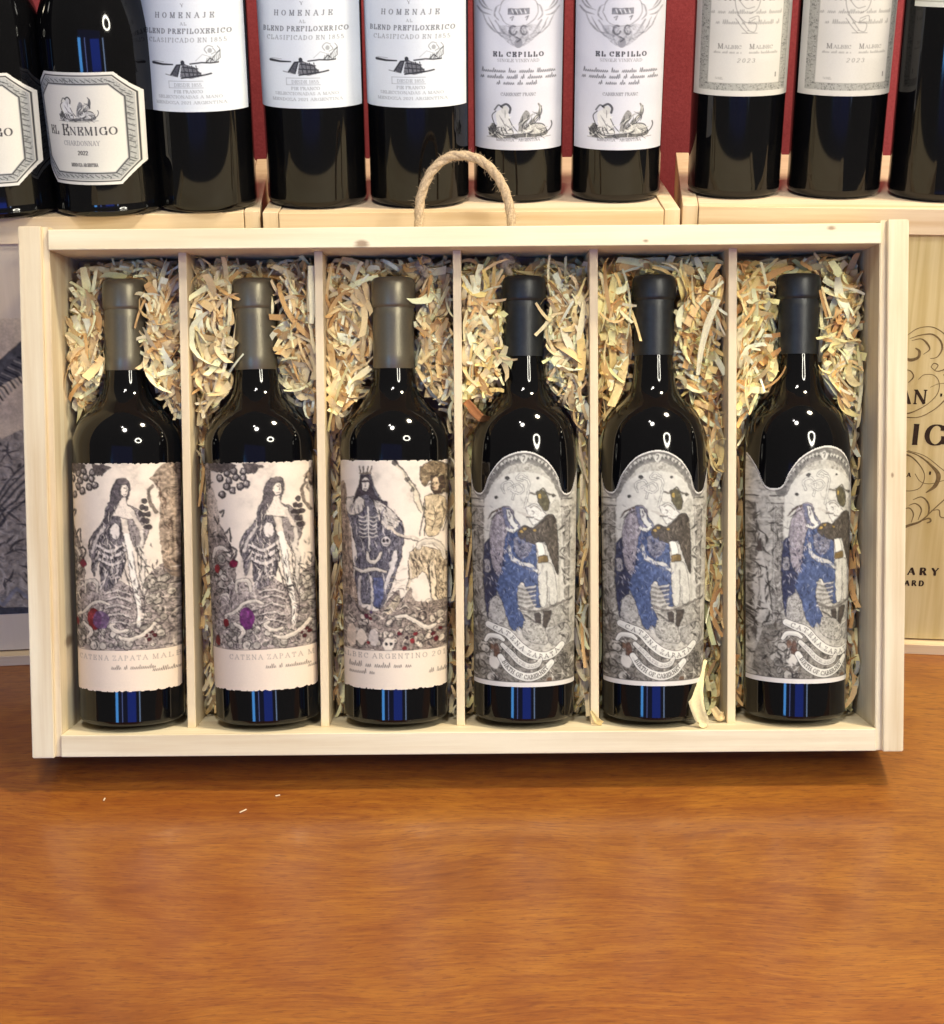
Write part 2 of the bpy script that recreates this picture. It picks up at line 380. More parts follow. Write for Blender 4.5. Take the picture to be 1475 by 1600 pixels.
    def ink(s,cell,seed,freq=1.0):
        """engraved hatching: warped contour lines, 0..1"""
        c=cell*s.r
        n=vnoise(s.h,s.w,c,seed,2); n2=vnoise(s.h,s.w,c*.6,seed+9,2)
        v=.5+.5*np.sin(n*26*freq); v=np.clip((v-.35)*2,0,1)*np.clip((n2-.3)*2.6,.15,1)
        return np.clip(v,0,1)
    def rubble(s,x0,y0,x1,y1,n,rmin,rmax,seed,lite=(205,195,180),dark=(60,52,52)):
        r=np.random.RandomState(seed)
        for k in range(n):
            cx=r.uniform(x0,x1); cy=r.uniform(y0,y1); a=r.uniform(rmin,rmax); b=a*r.uniform(.6,1.2)
            k_=r.rand(); cc=tuple(np.array(lite)*(.62+.38*k_))
            s.ell(cx,cy,a*1.15+1.5,b*1.15+1.5,dark,.85,r.rand()*3); s.ell(cx-1,cy-1,a,b,cc,1,r.rand()*3)
            if r.rand()<.6: s.ell(cx+a*.3,cy+b*.2,a*.35,b*.35,dark,.6)
    def scroll(s,pts,w_,col=(220,209,192),out=(70,60,58)):
        n=len(pts); t=np.linspace(0,1,n); ww=w_*(.72+.28*np.sin(t*PI)); p=np.array(pts,float)
        s.stroke(p,list(ww+5),out,.9,8); s.stroke(p,list(ww),col,1,8)
        s.stroke(p+[0,w_*.24],list(ww*.34),tuple(np.array(col)*.86),.6,8)
    def text(s,t,x,y,h,col,a=1,width=None,thick=.2,thin=.1,track=.15,slant=0,center=False,path=None):
        st,adv=text_strokes(t,h,thick,thin,track,slant)
        k=1 if width is None else width/adv
        ox=x-(adv*k/2 if center else 0)
        for q,ww in st:
            q=q.copy(); q[:,0]*=k
            if path is None: pp=np.stack([ox+q[:,0],y-q[:,1]],1)
            else:
                P_=path; d=np.gradient(P_,axis=0); L=np.concatenate([[0],np.cumsum(np.hypot(*np.diff(P_,axis=0).T))])
                u=x+q[:,0]; bx=np.interp(u,L,P_[:,0]); by=np.interp(u,L,P_[:,1])
                tx=np.interp(u,L,d[:,0]); ty=np.interp(u,L,d[:,1]); l=np.hypot(tx,ty)+1e-9
                pp=np.stack([bx+ty/l*q[:,1],by-tx/l*q[:,1]],1)
            s.stroke(pp,ww,col,a)
    def folds(s,pts,n,ang,seed,L=(22,60),W=(3,7),cols=None,spread=.35,a=.92):
        cols=cols or [(228,216,202),(50,44,48),(38,32,38),(176,166,156)]
        p=np.array(pts,float); m=s.mask(pts,4)>.5; r=np.random.RandomState(seed); k=0
        for _ in range(n*12):
            if k>=n: break
            x=r.uniform(p[:,0].min(),p[:,0].max()); y=r.uniform(p[:,1].min(),p[:,1].max())
            i=int((x+s.dx-s.x0)*s.r); j=int((y-s.y0)*s.r)
            if not(0<=i<s.w and 0<=j<s.h) or not m[j,i]: continue
            q=ang+r.normal(0,spread); l=r.uniform(*L)/2; b=r.normal(0,.28)*l; c,d=math.cos(q),math.sin(q)
            s.stroke([(x-c*l,y-d*l),(x-d*b,y+c*b),(x+c*l,y+d*l)],[.6,r.uniform(*W),.6],cols[r.randint(len(cols))],a,3); k+=1
    def organic(s,seed,warp=4,amp=.75,edge=1.5,y1=1e9,th=.60,cell=11):
        nx=(vnoise(s.h,s.w,22*s.r,seed,2)-.5)*2*warp; ny=(vnoise(s.h,s.w,22*s.r,seed+1,2)-.5)*2*warp
        nx+=(vnoise(s.h,s.w,9*s.r,seed+2,1)-.5)*warp; ny+=(vnoise(s.h,s.w,9*s.r,seed+3,1)-.5)*warp
        fade=np.clip((y1-s.Y)/25,0,1); X=np.arange(s.w)[None,:]+nx*s.r*fade; Y=np.arange(s.h)[:,None]+ny*s.r*fade
        X=np.clip(X,0,s.w-1.001); Y=np.clip(Y,0,s.h-1.001); xi=X.astype(int); yi=Y.astype(int); fx=(X-xi)[...,None]; fy=(Y-yi)[...,None]; A=s.a
        B=(A[yi,xi]*(1-fx)+A[yi,xi+1]*fx)*(1-fy)+(A[yi+1,xi]*(1-fx)+A[yi+1,xi+1]*fx)*fy
        lum=np.sqrt(B.mean(2)); gy,gx=np.gradient(lum); e=np.clip(np.hypot(gx,gy)*edge,0,.7)*fade
        bl=lum.copy()
        for _ in range(3): bl=(bl+np.roll(bl,1,0)+np.roll(bl,-1,0)+np.roll(bl,1,1)+np.roll(bl,-1,1))/5
        mid=np.clip((th+.22-bl)/.25,0,1)*fade; n=vnoise(s.h,s.w,cell*s.r,seed+5,2)
        B=B*np.exp((n-.5)*2*amp*mid)[...,None]; B=B*(1-e)[...,None]
        s.a=np.clip(B,0,.82)
    def scribble(s,x0,x1,y,h,col,a=.8,seed=1,w_=2.2):
        r=np.random.RandomState(seed); x=x0; p=[]
        while x<x1:
            if r.rand()<.16 and len(p)>3:
                s.stroke(p,w_,col,a,4); p=[]; x+=h*.7; continue
            up=h*(r.uniform(.4,.6) if r.rand()<.75 else r.uniform(.9,1.1))
            p+= [(x,y),(x+h*.22,y-up),(x+h*.30,y-up*.1)]; x+=h*.42
        if len(p)>1: s.stroke(p,w_,col,a,4)
def canvas_mesh(name,cv,fn):
    """fn(X,Y)->(x,y,z) arrays; grid mesh with the painted colours"""
    x,y,z=fn(cv.X,cv.Y); V=np.stack([x,y,z],-1).reshape(-1,3)
    idx=np.arange(cv.h*cv.w).reshape(cv.h,cv.w)
    k=cv.keep[:-1,:-1]&cv.keep[1:,:-1]&cv.keep[:-1,1:]&cv.keep[1:,1:]
    F=np.stack([idx[:-1,:-1],idx[1:,:-1],idx[1:,1:],idx[:-1,1:]],-1)[k]
    me=bpy.data.meshes.new(name); nf=len(F)
    me.vertices.add(len(V)); me.vertices.foreach_set('co',V.astype('f').ravel())
    me.loops.add(nf*4); me.loops.foreach_set('vertex_index',F.astype('i').ravel())
    me.polygons.add(nf); me.polygons.foreach_set('loop_start',np.arange(0,nf*4,4,dtype='i')); me.polygons.foreach_set('loop_total',np.full(nf,4,'i'))
    me.update(calc_edges=True)
    a=me.color_attributes.new('Col','FLOAT_COLOR','POINT')
    C=np.ones((len(V),4),'f'); C[:,:3]=np.clip(cv.a.reshape(-1,3),0,1); a.data.foreach_set('color',C.ravel())
    smooth(me); me.validate(); return me
def wrap(cx,R,ytop,ztop,upm,prof,off=.18):
    """wrap canvas round the bottle: canvas unit -> angle by asin, height by upm units/mm"""
    pr=np.array(prof)[::1]; zz=pr[:,1]; rr=pr[:,0]; o=np.argsort(zz,kind='stable'); zz=zz[o]; rr=rr[o]
    def f(X,Y):
        th=np.arcsin(np.clip((X-cx)/R,-.992,.992)); z=ztop-(Y-ytop)/upm
        r=np.interp(z,zz,rr)+off
        return r*np.sin(th)/1000,-r*np.cos(th)/1000,z/1000
    return f

# ------------------------------------------------------------------ setting
bm=bmesh.new(); box_bm(bm,(-1.1,-.25,-.035),(1.1,1.46,0),.004,3)
me=bpy.data.meshes.new('table'); bm.to_mesh(me); bm.free()
tb=link('table',me,None,M_table); tag(tb,'glossy varnished orange-brown wooden table top under the open bottle case','table')
bm=bmesh.new(); box_bm(bm,(-2.5,1.47,-1),(2.5,1.55,2.4),0); me=bpy.data.meshes.new('wall'); bm.to_mesh(me); bm.free()
wl=link('wall',me,None,M_red); tag(wl,'deep red wall behind the standing bottles','wall',kind='structure')

# ------------------------------------------------------------------ open wine case
TILT=rad(18.2); D=.088; BZ=math.sin(TILT)*D
case=empty('wine_case',(0,.925,BZ),(-TILT,0,0))
tag(case,'open pale pine six-bottle case leaning back, with five dividers and a rope handle','wine case')
XL,XR=-.3065,.298; H=.3655
def rab_board(name,x0,x1,inner):
    bm=bmesh.new()
    t=.0045; d=.004
    if inner>0: prof=[(x0,0),(x1-t,0),(x1-t,d),(x1,d),(x1,D),(x0,D)]
    else: prof=[(x0,d),(x0+t,d),(x0+t,0),(x1,0),(x1,D),(x0,D)]
    a=[bm.verts.new((x,y,0)) for x,y in prof]; b=[bm.verts.new((x,y,H)) for x,y in prof]; n=len(prof)
    bm.faces.new(a); bm.faces.new(b[::-1])
    for i in range(n): bm.faces.new((a[i],b[i],b[(i+1)%n],a[(i+1)%n]))
    bmesh.ops.recalc_face_normals(bm,faces=bm.faces)
    bmesh.ops.bevel(bm,geom=list(bm.edges),offset=.0006,segments=2,affect='EDGES')
    me=bpy.data.meshes.new(name); bm.to_mesh(me); bm.free(); return link(name,me,case,M_z)
rab_board('side_board',XL,-.2865,1); rab_board('side_board',.2793,XR,-1)
board('top_board',(-.2865,.0008,.3495),(.2793,D,.3632),M_top,case)
board('bottom_board',(-.2865,.0008,.0004),(.2793,D,.0158),M_x,case)
board('back_board',(-.2865,.0836,.0158),(.2793,.0876,.3495),M_back,case,0)
for x in (-.1998,-.1053,-.0091,.0859,.1826):
    board('divider',(x-.0029,.024,.0158),(x+.0029,.0836,.3495),M_div,case,.0004)

# rope handle: three twisted strands, fuzz, knots
rh=empty('rope_handle',(0,0,0)); rh.parent=case
rp=catmull([(-.0360,.052,.350),(-.0362,.052,.372),(-.0345,.051,.390),(-.0275,.050,.4065),(-.0165,.049,.4165),(-.0060,.0485,.4185),(.0060,.049,.4160),(.0160,.050,.4085),(.0240,.051,.3965),(.0285,.052,.382),(.0300,.052,.368),(.0300,.052,.350)],14)
Tn=np.gradient(rp,axis=0); Tn/=np.linalg.norm(Tn,axis=1)[:,None]; Ln=np.concatenate([[0],np.cumsum(np.linalg.norm(np.diff(rp,axis=0),axis=1))])
for s_ in range(3):
    ph=Ln/.029*2*PI+s_*2*PI/3; yv=np.array([0,1.,0]); a=np.cross(Tn,yv); a/=np.linalg.norm(a,axis=1)[:,None]; b=np.cross(Tn,a)
    path=rp+.0012*(a*np.cos(ph)[:,None]+b*np.sin(ph)[:,None]); V,F=tube(path,.00235,12); mb=MB(); mb.add(V,F); mb.build('rope_strand',M_rope,rh,True)
mb=MB()
for k in range(900):
    i=random.randrange(6,len(rp)-6); dirv=np.array([random.gauss(0,1) for _ in range(3)]); dirv/=np.linalg.norm(dirv); dirv-=Tn[i]*dirv.dot(Tn[i])*.5
    p0=rp[i]+dirv*.0031; L=random.uniform(.0008,.0040)*(1.3 if random.random()<.2 else .7); bend=np.array([random.gauss(0,.5) for _ in range(3)])
    pp=[p0,p0+dirv*L*.5+Tn[i]*L*.4,p0+(dirv+bend*.5)*L+Tn[i]*L*.5]; V,F=tube(pp,[.00011,.0001,.00005],3,False); mb.add(V,F)
o=mb.build('rope_fuzz',M_rope,rh); o['kind']='stuff'
def knot1(x,y,z,seed):
    r=random.Random(seed); mb=MB(); o_=np.array([x,y,z])
    for q in range(3):
        ax=r.uniform(0,PI); pts=[]
        for t in np.linspace(0,2*PI*.93,18):
            u=Vector((math.cos(t)*.0044,math.sin(t)*.0044,math.sin(2*t+q)*.0015)); R_=Matrix.Rotation(ax+q*1.1,3,'X')@Matrix.Rotation(q*.9,3,'Y'); pts.append(np.array(R_@u)+o_)
        V,F=tube(pts,.0026,8); mb.add(V,F)
    V,F=tube([o_+(0,-.002,-.003),o_+(.003,-.006,-.0095)],[.0030,.0024],9); mb.add(V,F)
    for q in range(46):
        d=np.array([r.gauss(0,1),r.gauss(0,1)-.4,r.gauss(0,1)-.6]); d/=np.linalg.norm(d); V,F=tube([o_+d*.006,o_+d*(.0085+r.random()*.003)],.00016,3,False); mb.add(V,F)
    mb.build('knot',M_knot,rh,True)
knot1(-.0335,.052,.3425,3); knot1(.0255,.052,.3435,5)

# ------------------------------------------------------------------ front bottles
PA=[(0,4),(26,3.2),(31,.6),(34,.2),(36,1.6),(36.9,4.5),(37.0,9),(37.3,60),(38.1,140),(38.5,185),(38.5,198),(38.1,203),(37.0,207.5),(35.0,212.5),(32.2,217.2),(28.8,221.5),(25.2,225.5),(21.9,229.4),(19.0,233.4),(17.1,237.0),(15.9,241),(15.15,246),(14.6,251),(14.1,256),(13.9,262),(13.9,300),(14.0,306)]
PC=[(0,4),(26,3.2),(30,.6),(33,.2),(35,1.6),(35.8,4.5),(36.0,9),(36.2,60),(37.4,140),(37.8,168),(37.7,180),(37.1,192),(36.2,201),(35.0,207),(33.1,212.5),(30.6,217.3),(27.6,221.5),(24.2,225.5),(21.0,229.3),(18.2,233.2),(16.5,237.0),(15.4,241.4),(14.7,246.5),(14.15,252),(13.7,258),(13.5,264),(13.5,300),(13.6,306)]
def resample(P,k=4):
    P=np.array(P,float); Q=P[4:]; q=catmull(Q,k); return [tuple(p) for p in P[:4]]+[tuple(p) for p in q]
PA=[(a,b*.986) for a,b in resample(PA)]; PC=[(a,b*.986) for a,b in resample(PC)]
CAPA=[(14.75,252),(14.82,252.1),(14.7,262),(14.65,290),(14.7,293.5),(14.4,294.6),(14.5,295.4),(15.5,296.4),(15.75,298),(15.75,308),(15.65,312),(15.1,314.6),(14.0,316.2),(12.5,316.9),(9,316.9),(8.4,316.5),(0,316.4)]
CAPC=[(13.9,260),(14.0,260.1),(14.1,270),(14.3,294),(14.35,297.5),(14.1,298.4),(14.2,299.2),(15.2,300.2),(15.45,302),(15.45,309),(15.35,312.5),(14.8,315),(13.7,316.4),(12.2,317),(9,317),(8.4,316.6),(0,316.5)]
CAPA=[(a,b*.986) for a,b in CAPA]; CAPC=[(a,b*.986) for a,b in CAPC]
def art_common(cv,seed,paper):
    n=vnoise(cv.h,cv.w,60*cv.r,seed,3); cv.a*= (1-.16*np.clip((n-.5)*2,0,1))[...,None]
def rag(cv,y0,y1,seed,amp=7):
    r=np.random.RandomState(seed); n=np.interp(cv.X[0],np.linspace(cv.x0,cv.x1,60),r.rand(60)); n2=np.interp(cv.X[0],np.linspace(cv.x0,cv.x1,60),r.rand(60))
    cv.keep&=(cv.Y>y0+amp*n[None,:]**3)&(cv.Y<y1-amp*n2[None,:]**3)
DK=(46,40,44); MD=(112,102,98); LT=(230,217,201)
def label_A(dx,purple):
    cv=Canvas(50,85,585,1208,.335,(233,219,201)); cv.dx=dx; art_common(cv,3,None)
    sh=vnoise(cv.h,cv.w,34,5,3)
    cv.blend(np.clip((sh-.5)*1.5,0,.35)*(cv.Y<990),(150,138,130))
    # left tree column with dense engraving
    for (pts,sd) in (([(-60,85),(80,85),(95,200),(70,330),(120,360),(175,450),(215,560),(205,700),(150,760),(160,1000),(-60,1000)],11),):
        cv.poly(pts,(150,138,128),1,4,.95,sd,26,DK)
    cv.poly([(70,230),(105,215),(130,300),(140,420),(90,440),(60,330)],(205,190,172),.9,5,.6,4,14,DK)
    for p in ([(140,330),(165,320),(150,350)],[(165,440),(190,410),(195,470)],[(200,500),(225,520),(205,560)]): cv.stroke(p,9,DK,.9,3)
    cv.scroll([(85,560),(110,510),(160,510),(185,540)],20)
    cv.rubble(90,560,200,720,16,9,20,8)
    # grape bunch and leaves
    for gx,gy in ((150,165),(185,205),(160,245),(200,175),(235,160),(270,165),(255,205),(285,195),(225,130),(190,140),(275,135),(215,225)):
        cv.ell(gx,gy,19,19,DK,.95); cv.ell(gx-2,gy-3,12,12,(150,140,134),1); cv.ell(gx-5,gy-6,5,5,(215,205,192),1)
    for lp in ([(90,85),(190,90),(240,105),(180,135),(100,130)],[(270,95),(330,100),(375,112),(340,128),(300,150),(280,120)],[(330,85),(345,118),(322,150),(308,110)]):
        cv.poly(lp,(88,78,74),.95,3,.8,6,9,(40,34,36))
    # ground mass
    cv.poly([(140,720),(230,660),(290,690),(370,640),(470,690),(560,610),(640,560),(700,600),(700,1000),(120,1000)],(165,153,145),1,4,.8,21,22,DK)
    # right urn / tree
    cv.poly([(545,170),(575,200),(590,300),(585,420),(610,620),(700,620),(700,85),(620,85)],(150,130,112),.8,4,.75,23,26,(60,45,38))
    cv.stroke([(560,200),(540,230),(550,290),(575,330)],13,(96,84,76),.9,5)
    cv.ol=(2.8,(52,46,48))
    # cloak
    cv.poly([(385,250),(345,300),(325,370),(270,430),(240,490),(255,560),(268,640),(300,560),(310,690),(350,700),(400,650),(430,560),(420,420)],(120,112,112),1,5,.85,31,14,(34,34,46))
    cv.poly([(445,290),(500,320),(540,400),(520,480),(500,540),(470,480),(450,400)],(150,140,136),1,5,.8,33,12,DK)
    # hair, face
    cv.poly([(400,170),(450,175),(460,215),(445,270),(420,300),(390,330),(350,380),(335,370),(360,290),(372,215)],(92,84,84),1,5,.8,35,9,(36,32,38))
    cv.ell(432,222,20,31,LT); cv.stroke([(440,205),(446,222),(440,228)],3,DK); cv.stroke([(430,210),(438,212)],3.5,DK); cv.stroke([(430,243),(441,242)],3,DK); cv.ell(425,180,30,14,(110,100,98),.8)
    cv.poly([(415,255),(440,255),(445,290),(480,320),(470,360),(400,350),(370,345),(395,300)],LT,1,5,.25,37,12,MD)
    cv.ell(385,418,26,40,(220,210,200)); cv.stroke([(360,390),(352,430),(362,470)],5,DK,.9,5); cv.stroke([(408,390),(416,430),(408,465)],5,DK,.9,5)
    cv.stroke([(330,400),(280,470),(262,520)],16,(200,190,180),1,5); cv.stroke([(338,420),(300,480),(285,540)],5,DK,.9,5)
    for k,(a,b) in enumerate((((290,490),(430,480)),((290,520),(440,505)),((300,555),(420,560)))):
        cv.stroke([a,((a[0]+b[0])/2,a[1]+26),b],15,(214,204,196),1,6); cv.stroke([(a[0],a[1]+9),((a[0]+b[0])/2,a[1]+38),(b[0],b[1]+9)],4.5,DK,.95,6)
    for p in ([(360,575),(372,640),(400,640)],[(400,570),(390,620),(350,640)],[(330,580),(330,650),(300,700)]): cv.stroke(p,8,(205,195,186),1,5)
    # legs
    cv.stroke([(440,440),(455,520),(462,610),(478,700),(492,800),(488,880)],[30,32,26,24,20,16],(233,226,214),1,6)
    cv.stroke([(468,520),(478,620),(498,720)],4,DK,.8,5)
    cv.stroke([(500,500),(520,580),(505,660),(530,740),(555,770)],[22,26,20,18,12],(214,204,190),1,6); cv.stroke([(528,560),(520,640),(545,730)],4,DK,.8,5)
    cv.stroke([(420,470),(415,560),(440,650),(455,720)],5,DK,.9,6)
    # raised arm with grapes
    cv.stroke([(470,330),(500,400),(530,390)],18,(205,193,180),1,5)
    for gx,gy in ((522,275),(512,305),(530,310),(505,335),(522,340),(538,338),(515,368),(532,372),(526,400),(540,400)): cv.ell(gx,gy,11,12,(52,44,48),.95)
    cv.stroke([(508,420),(510,480),(490,500)],16,(210,200,188),1,4)
    cv.folds([(385,300),(325,370),(270,430),(240,490),(255,560),(268,640),(300,560),(310,690),(350,700),(400,650),(430,560),(420,420)],70,1.9,601,(24,64),(3,9))
    cv.folds([(270,470),(430,470),(440,600),(380,680),(300,640)],40,1.3,602,(24,60),(4,10))
    cv.folds([(60,120),(95,200),(120,360),(175,450),(215,560),(205,700),(160,1000),(50,1000)],60,1.5,603,(24,64),(5,11),spread=.9)
    cv.folds([(545,170),(590,300),(610,620),(700,620),(700,85),(620,85)],50,1.5,604,(30,80),(4,9),[(190,168,146),(84,64,54),(64,48,44)],.2)
    cv.folds([(480,480),(560,480),(590,620),(600,760),(480,760),(430,640)],60,1.2,605,(24,60),(3,8))
    cv.folds([(140,720),(230,660),(290,690),(370,640),(470,690),(560,610),(640,560),(700,600),(700,980),(120,980)],130,.2,606,(26,80),(5,12),[(216,204,188),(202,190,176),(66,56,58),(48,42,46),(90,80,80)],1.0)
    cv.ol=None
    for p in ([(476,444),(487,520),(494,610),(510,700),(516,800),(504,884)],[(424,440),(440,520),(448,610),(462,700),(478,800),(474,880)],[(488,500),(505,580),(492,660),(516,745),(548,776)]): cv.stroke(p,3.4,(46,40,42),.9,6)
    # boxes, ground drawing
    cv.scroll([(215,720),(220,670),(280,665),(285,715)],16); cv.scroll([(130,740),(160,728),(175,752)],14)
    for y in (720,750,790,830,870): cv.stroke([(330,y),(390,y-14),(450,y+6)],6,(206,196,184),.9,5); cv.stroke([(330,y+9),(390,y-4),(450,y+16)],4,DK,.8,5)
    cv.rubble(120,880,600,985,60,8,19,12); cv.rubble(520,640,640,860,30,8,18,14)
    # fruit
    p1,p2=((98,40,92),(128,70,138)) if purple else ((112,28,34),(88,60,94))
    cv.ell(262,848,40,56,p1); cv.ell(252,828,22,24,tuple(min(255,c+26) for c in p1),.7)
    if not purple: cv.ell(300,850,46,44,(96,70,104),.85)
    cv.ell(205,580,24,20,(104,22,48)); cv.ell(112,608,17,22,(120,26,36)); cv.ell(150,870,15,20,(110,22,30)); cv.ell(98,960,16,26,(96,18,24))
    for q in ((520,930),(545,915),(535,950),(560,930)): cv.ell(q[0],q[1],11,10,(70,20,26))
    # ribbons
    cv.scroll([(150,835),(205,812),(250,775),(300,760),(345,775)],18); cv.scroll([(200,870),(245,905),(222,940)],22)
    cv.scroll([(372,868),(352,880),(385,905),(432,900)],20); cv.scroll([(395,935),(450,945),(520,915),(560,872)],21)
    # bottom band
    yb=998; cv.blend(((cv.Y>yb+3*np.sin(cv.X/23)))*1.0,(232,215,194)); cv.stroke([(-60,yb),(60,yb-3),(200,yb+2),(400,yb-2),(600,yb),(700,yb)],4,(96,84,80),.8,6)
    cv.organic(611,y1=1000,cell=13)
    cv.text('CATENA ZAPATA MALBEC',162,1046,22,(142,130,120),.75,width=560,thick=.16,thin=.09,track=.4)
    cv.scribble(350,560,1090,20,(70,60,58),.8,4,3); cv.scribble(548,700,1106,20,(70,60,58),.8,6,3)
    rag(cv,90,1203,17); return cv
def label_B():
    cv=Canvas(52,62,578,1196,.335,(232,220,203)); art_common(cv,13,None)
    sh=vnoise(cv.h,cv.w,30,15,3); cv.blend(np.clip((sh-.48)*1.4,0,.35)*(cv.Y<980),(160,146,130))
    cv.poly([(52,180),(80,190),(95,330),(110,460),(120,640),(150,740),(120,1000),(40,1000)],(170,150,130),1,4,.75,41,26,(80,62,52))
    cv.stroke([(70,190),(80,330),(90,500),(100,700)],9,(120,104,92),.8,4)
    cv.ol=(2.8,(52,46,48))
    # nun: cloak
    cv.poly([(165,140),(205,135),(225,190),(260,260),(330,330),(368,400),(360,520),(330,620),(290,720),(255,790),(200,770),(150,760),(125,640),(135,520),(110,400),(90,320),(130,270),(150,200)],(110,106,112),1,5,.8,43,15,(30,30,42))
    cv.poly([(85,260),(130,250),(175,260),(170,320),(110,340),(84,310)],(214,204,188),1,5,.3,45,14,MD)
    cv.poly([(165,150),(205,150),(225,215),(250,260),(290,275),(285,300),(230,280),(200,240),(150,250),(120,285),(145,215)],(70,62,66),1,4,.6,47,9,(30,28,34))
    cv.ell(186,190,21,34,(224,214,200)); cv.stroke([(170,176),(202,176)],9,(70,62,64)); cv.stroke([(186,185),(183,200)],3,DK); cv.stroke([(178,213),(195,213)],4,DK)
    for x in (165,178,195,210): cv.stroke([(x,140),(x+(x-187)*.35,104)],6,(120,108,96)); 
    cv.stroke([(160,138),(212,138)],8,(130,116,100))
    cv.poly([(225,260),(300,300),(350,370),(300,410),(250,360)],(214,204,190),1,5,.45,49,12,DK)
    cv.folds([(110,300),(250,300),(368,400),(360,520),(330,620),(290,720),(255,790),(150,760),(125,640),(110,400)],110,1.55,621,(30,90),(3,9),[(190,182,176),(60,54,70),(36,32,46),(130,124,130)],.25)
    cv.folds([(225,260),(300,300),(350,370),(300,410),(250,360)],24,.9,622,(20,50),(3,7))
    cv.folds([(52,180),(95,330),(110,460),(120,640),(150,740),(120,1000),(40,1000)],50,1.5,623,(30,80),(4,9),[(206,186,162),(92,74,64),(70,56,50)],.2)
    # ribs
    for k in range(6): cv.stroke([(150,345+k*19),(172,352+k*19),(190,345+k*19)],6.5,(214,206,194),1,4); cv.stroke([(202,345+k*19),(222,352+k*19),(240,343+k*19)],6.5,(206,198,188),1,4)
    cv.stroke([(196,300),(198,400),(200,500)],9,(222,214,202)); cv.stroke([(300,395),(350,435),(440,455)],13,(206,194,176),1,5); cv.stroke([(350,445),(440,466)],4,DK)
    cv.ell(283,465,24,27,(196,188,182)); cv.ell(275,462,6,7,DK); cv.ell(292,462,6,7,DK); cv.stroke([(275,482),(292,482)],4,DK)
    cv.stroke([(330,520),(310,600),(275,690),(268,720)],[26,22,14,6],(210,202,194),1,6)
    cv.stroke([(345,500),(335,600),(300,700)],4,DK,.9,5)
    cv.poly([(220,640),(270,650),(262,760),(235,785),(215,760)],(84,92,128),.75,5,.5,51,12,(40,40,60))
    cv.stroke([(150,640),(145,720),(150,800)],14,(190,180,170),1,5); cv.stroke([(205,640),(212,720),(208,800)],13,(196,188,178),1,5)
    cv.scroll([(190,520),(200,560),(235,560),(258,520)],18); cv.scroll([(120,598),(165,612),(220,598),(280,612)],18)
    # right figure
    cv.stroke([(325,85),(360,120),(385,160),(405,190),(430,235),(440,290),(470,320)],[8,12,12,20,26,28,30],(216,204,180),1,6)
    cv.stroke([(330,75),(375,135),(390,175),(416,215),(420,270),(450,330)],3.5,DK,.8,5); cv.ell(328,86,11,11,DK,.8); cv.ell(388,165,11,9,DK,.7); cv.ell(412,215,9,9,DK,.7)
    cv.poly([(450,110),(500,80),(560,90),(600,130),(600,240),(540,220),(500,170),(470,200),(450,160)],(140,122,96),1,5,.8,53,12,(60,48,40))
    cv.poly([(500,150),(555,150),(560,230),(520,240),(500,210)],(74,60,52),1,5); cv.ell(520,190,19,36,(214,190,160)); cv.stroke([(510,182),(524,184)],3.5,DK); cv.stroke([(512,212),(522,210)],3,(110,40,36))
    cv.poly([(470,250),(510,240),(560,260),(580,330),(550,400),(530,440),(480,440),(470,360)],(206,188,156),1,5,.35,55,12,(110,92,72))
    cv.stroke([(470,310),(455,380),(445,440)],5,DK,.8,5); cv.stroke([(550,280),(560,340),(540,410)],5,DK,.8,5)
    cv.poly([(400,520),(450,490),(540,520),(600,560),(600,780),(540,760),(500,700),(470,620),(430,640),(390,640)],(206,188,158),1,5,.7,57,18,(96,80,66))
    cv.stroke([(500,590),(510,660),(510,730),(525,780)],[30,28,20,14],(224,208,180),1,6)
    cv.stroke([(395,560),(400,640),(385,700)],10,(222,206,180),1,5); cv.stroke([(480,560),(490,640),(500,720)],5,DK,.8,5)
    cv.folds([(400,520),(450,490),(540,520),(600,560),(600,780),(540,760),(500,700),(470,620),(390,640)],60,1.4,624,(30,70),(3,9),[(224,208,178),(96,80,66),(70,58,52)],.3)
    cv.folds([(450,110),(500,80),(560,90),(600,130),(600,240),(540,220),(470,200)],34,1.2,625,(14,34),(4,9),[(190,174,140),(70,58,48),(110,94,74)],1.0)
    cv.folds([(470,250),(560,260),(580,330),(530,440),(480,440)],22,1.5,626,(20,46),(3,6),[(228,210,178),(120,100,80),(96,78,62)],.5)
    cv.folds([(280,640),(380,600),(400,700),(300,760)],26,.1,627,(20,50),(3,6),[(190,178,160),(120,108,98)],.3)
    cv.scroll([(440,500),(450,475),(500,470),(545,500),(566,560)],24); cv.scroll([(420,765),(455,785),(490,760)],20); cv.scroll([(478,805),(520,790),(550,830),(530,870)],22)
    for p in ([(330,80),(372,122),(398,165),(420,195),(442,235),(454,290),(478,318)],[(488,590),(494,660),(498,730),(512,785)],[(520,590),(528,660),(524,730),(542,780)],[(390,560),(392,640),(378,700)],[(470,250),(462,320),(474,380),(468,440)],[(585,250),(584,340),(556,420)],[(510,300),(520,360),(500,420)]): cv.stroke(p,4,(52,42,40),.9,6)
    for k in range(3): cv.stroke([(484,330+k*30),(515,342+k*30),(546,330+k*30)],3.5,(84,66,54),.8,4)
    cv.ell(507,190,3,3,(40,30,30)); cv.ell(524,190,3,3,(40,30,30))
    cv.ol=None
    # background castle and foliage
    cv.poly([(300,740),(345,700),(360,760),(400,690),(430,760),(600,780),(600,985),(60,985),(60,730),(160,790),(240,800)],(150,136,124),1,4,.85,59,20,(56,48,48))
    cv.poly([(265,800),(300,770),(340,720),(352,750),(320,800),(290,820)],(190,176,150),1,5,.6,61,10,DK)
    cv.folds([(300,740),(345,700),(430,760),(600,780),(600,985),(60,985),(60,730),(160,790),(240,800)],110,.6,628,(24,70),(5,12),[(218,204,184),(60,50,52),(44,38,42),(96,84,80)],1.2)
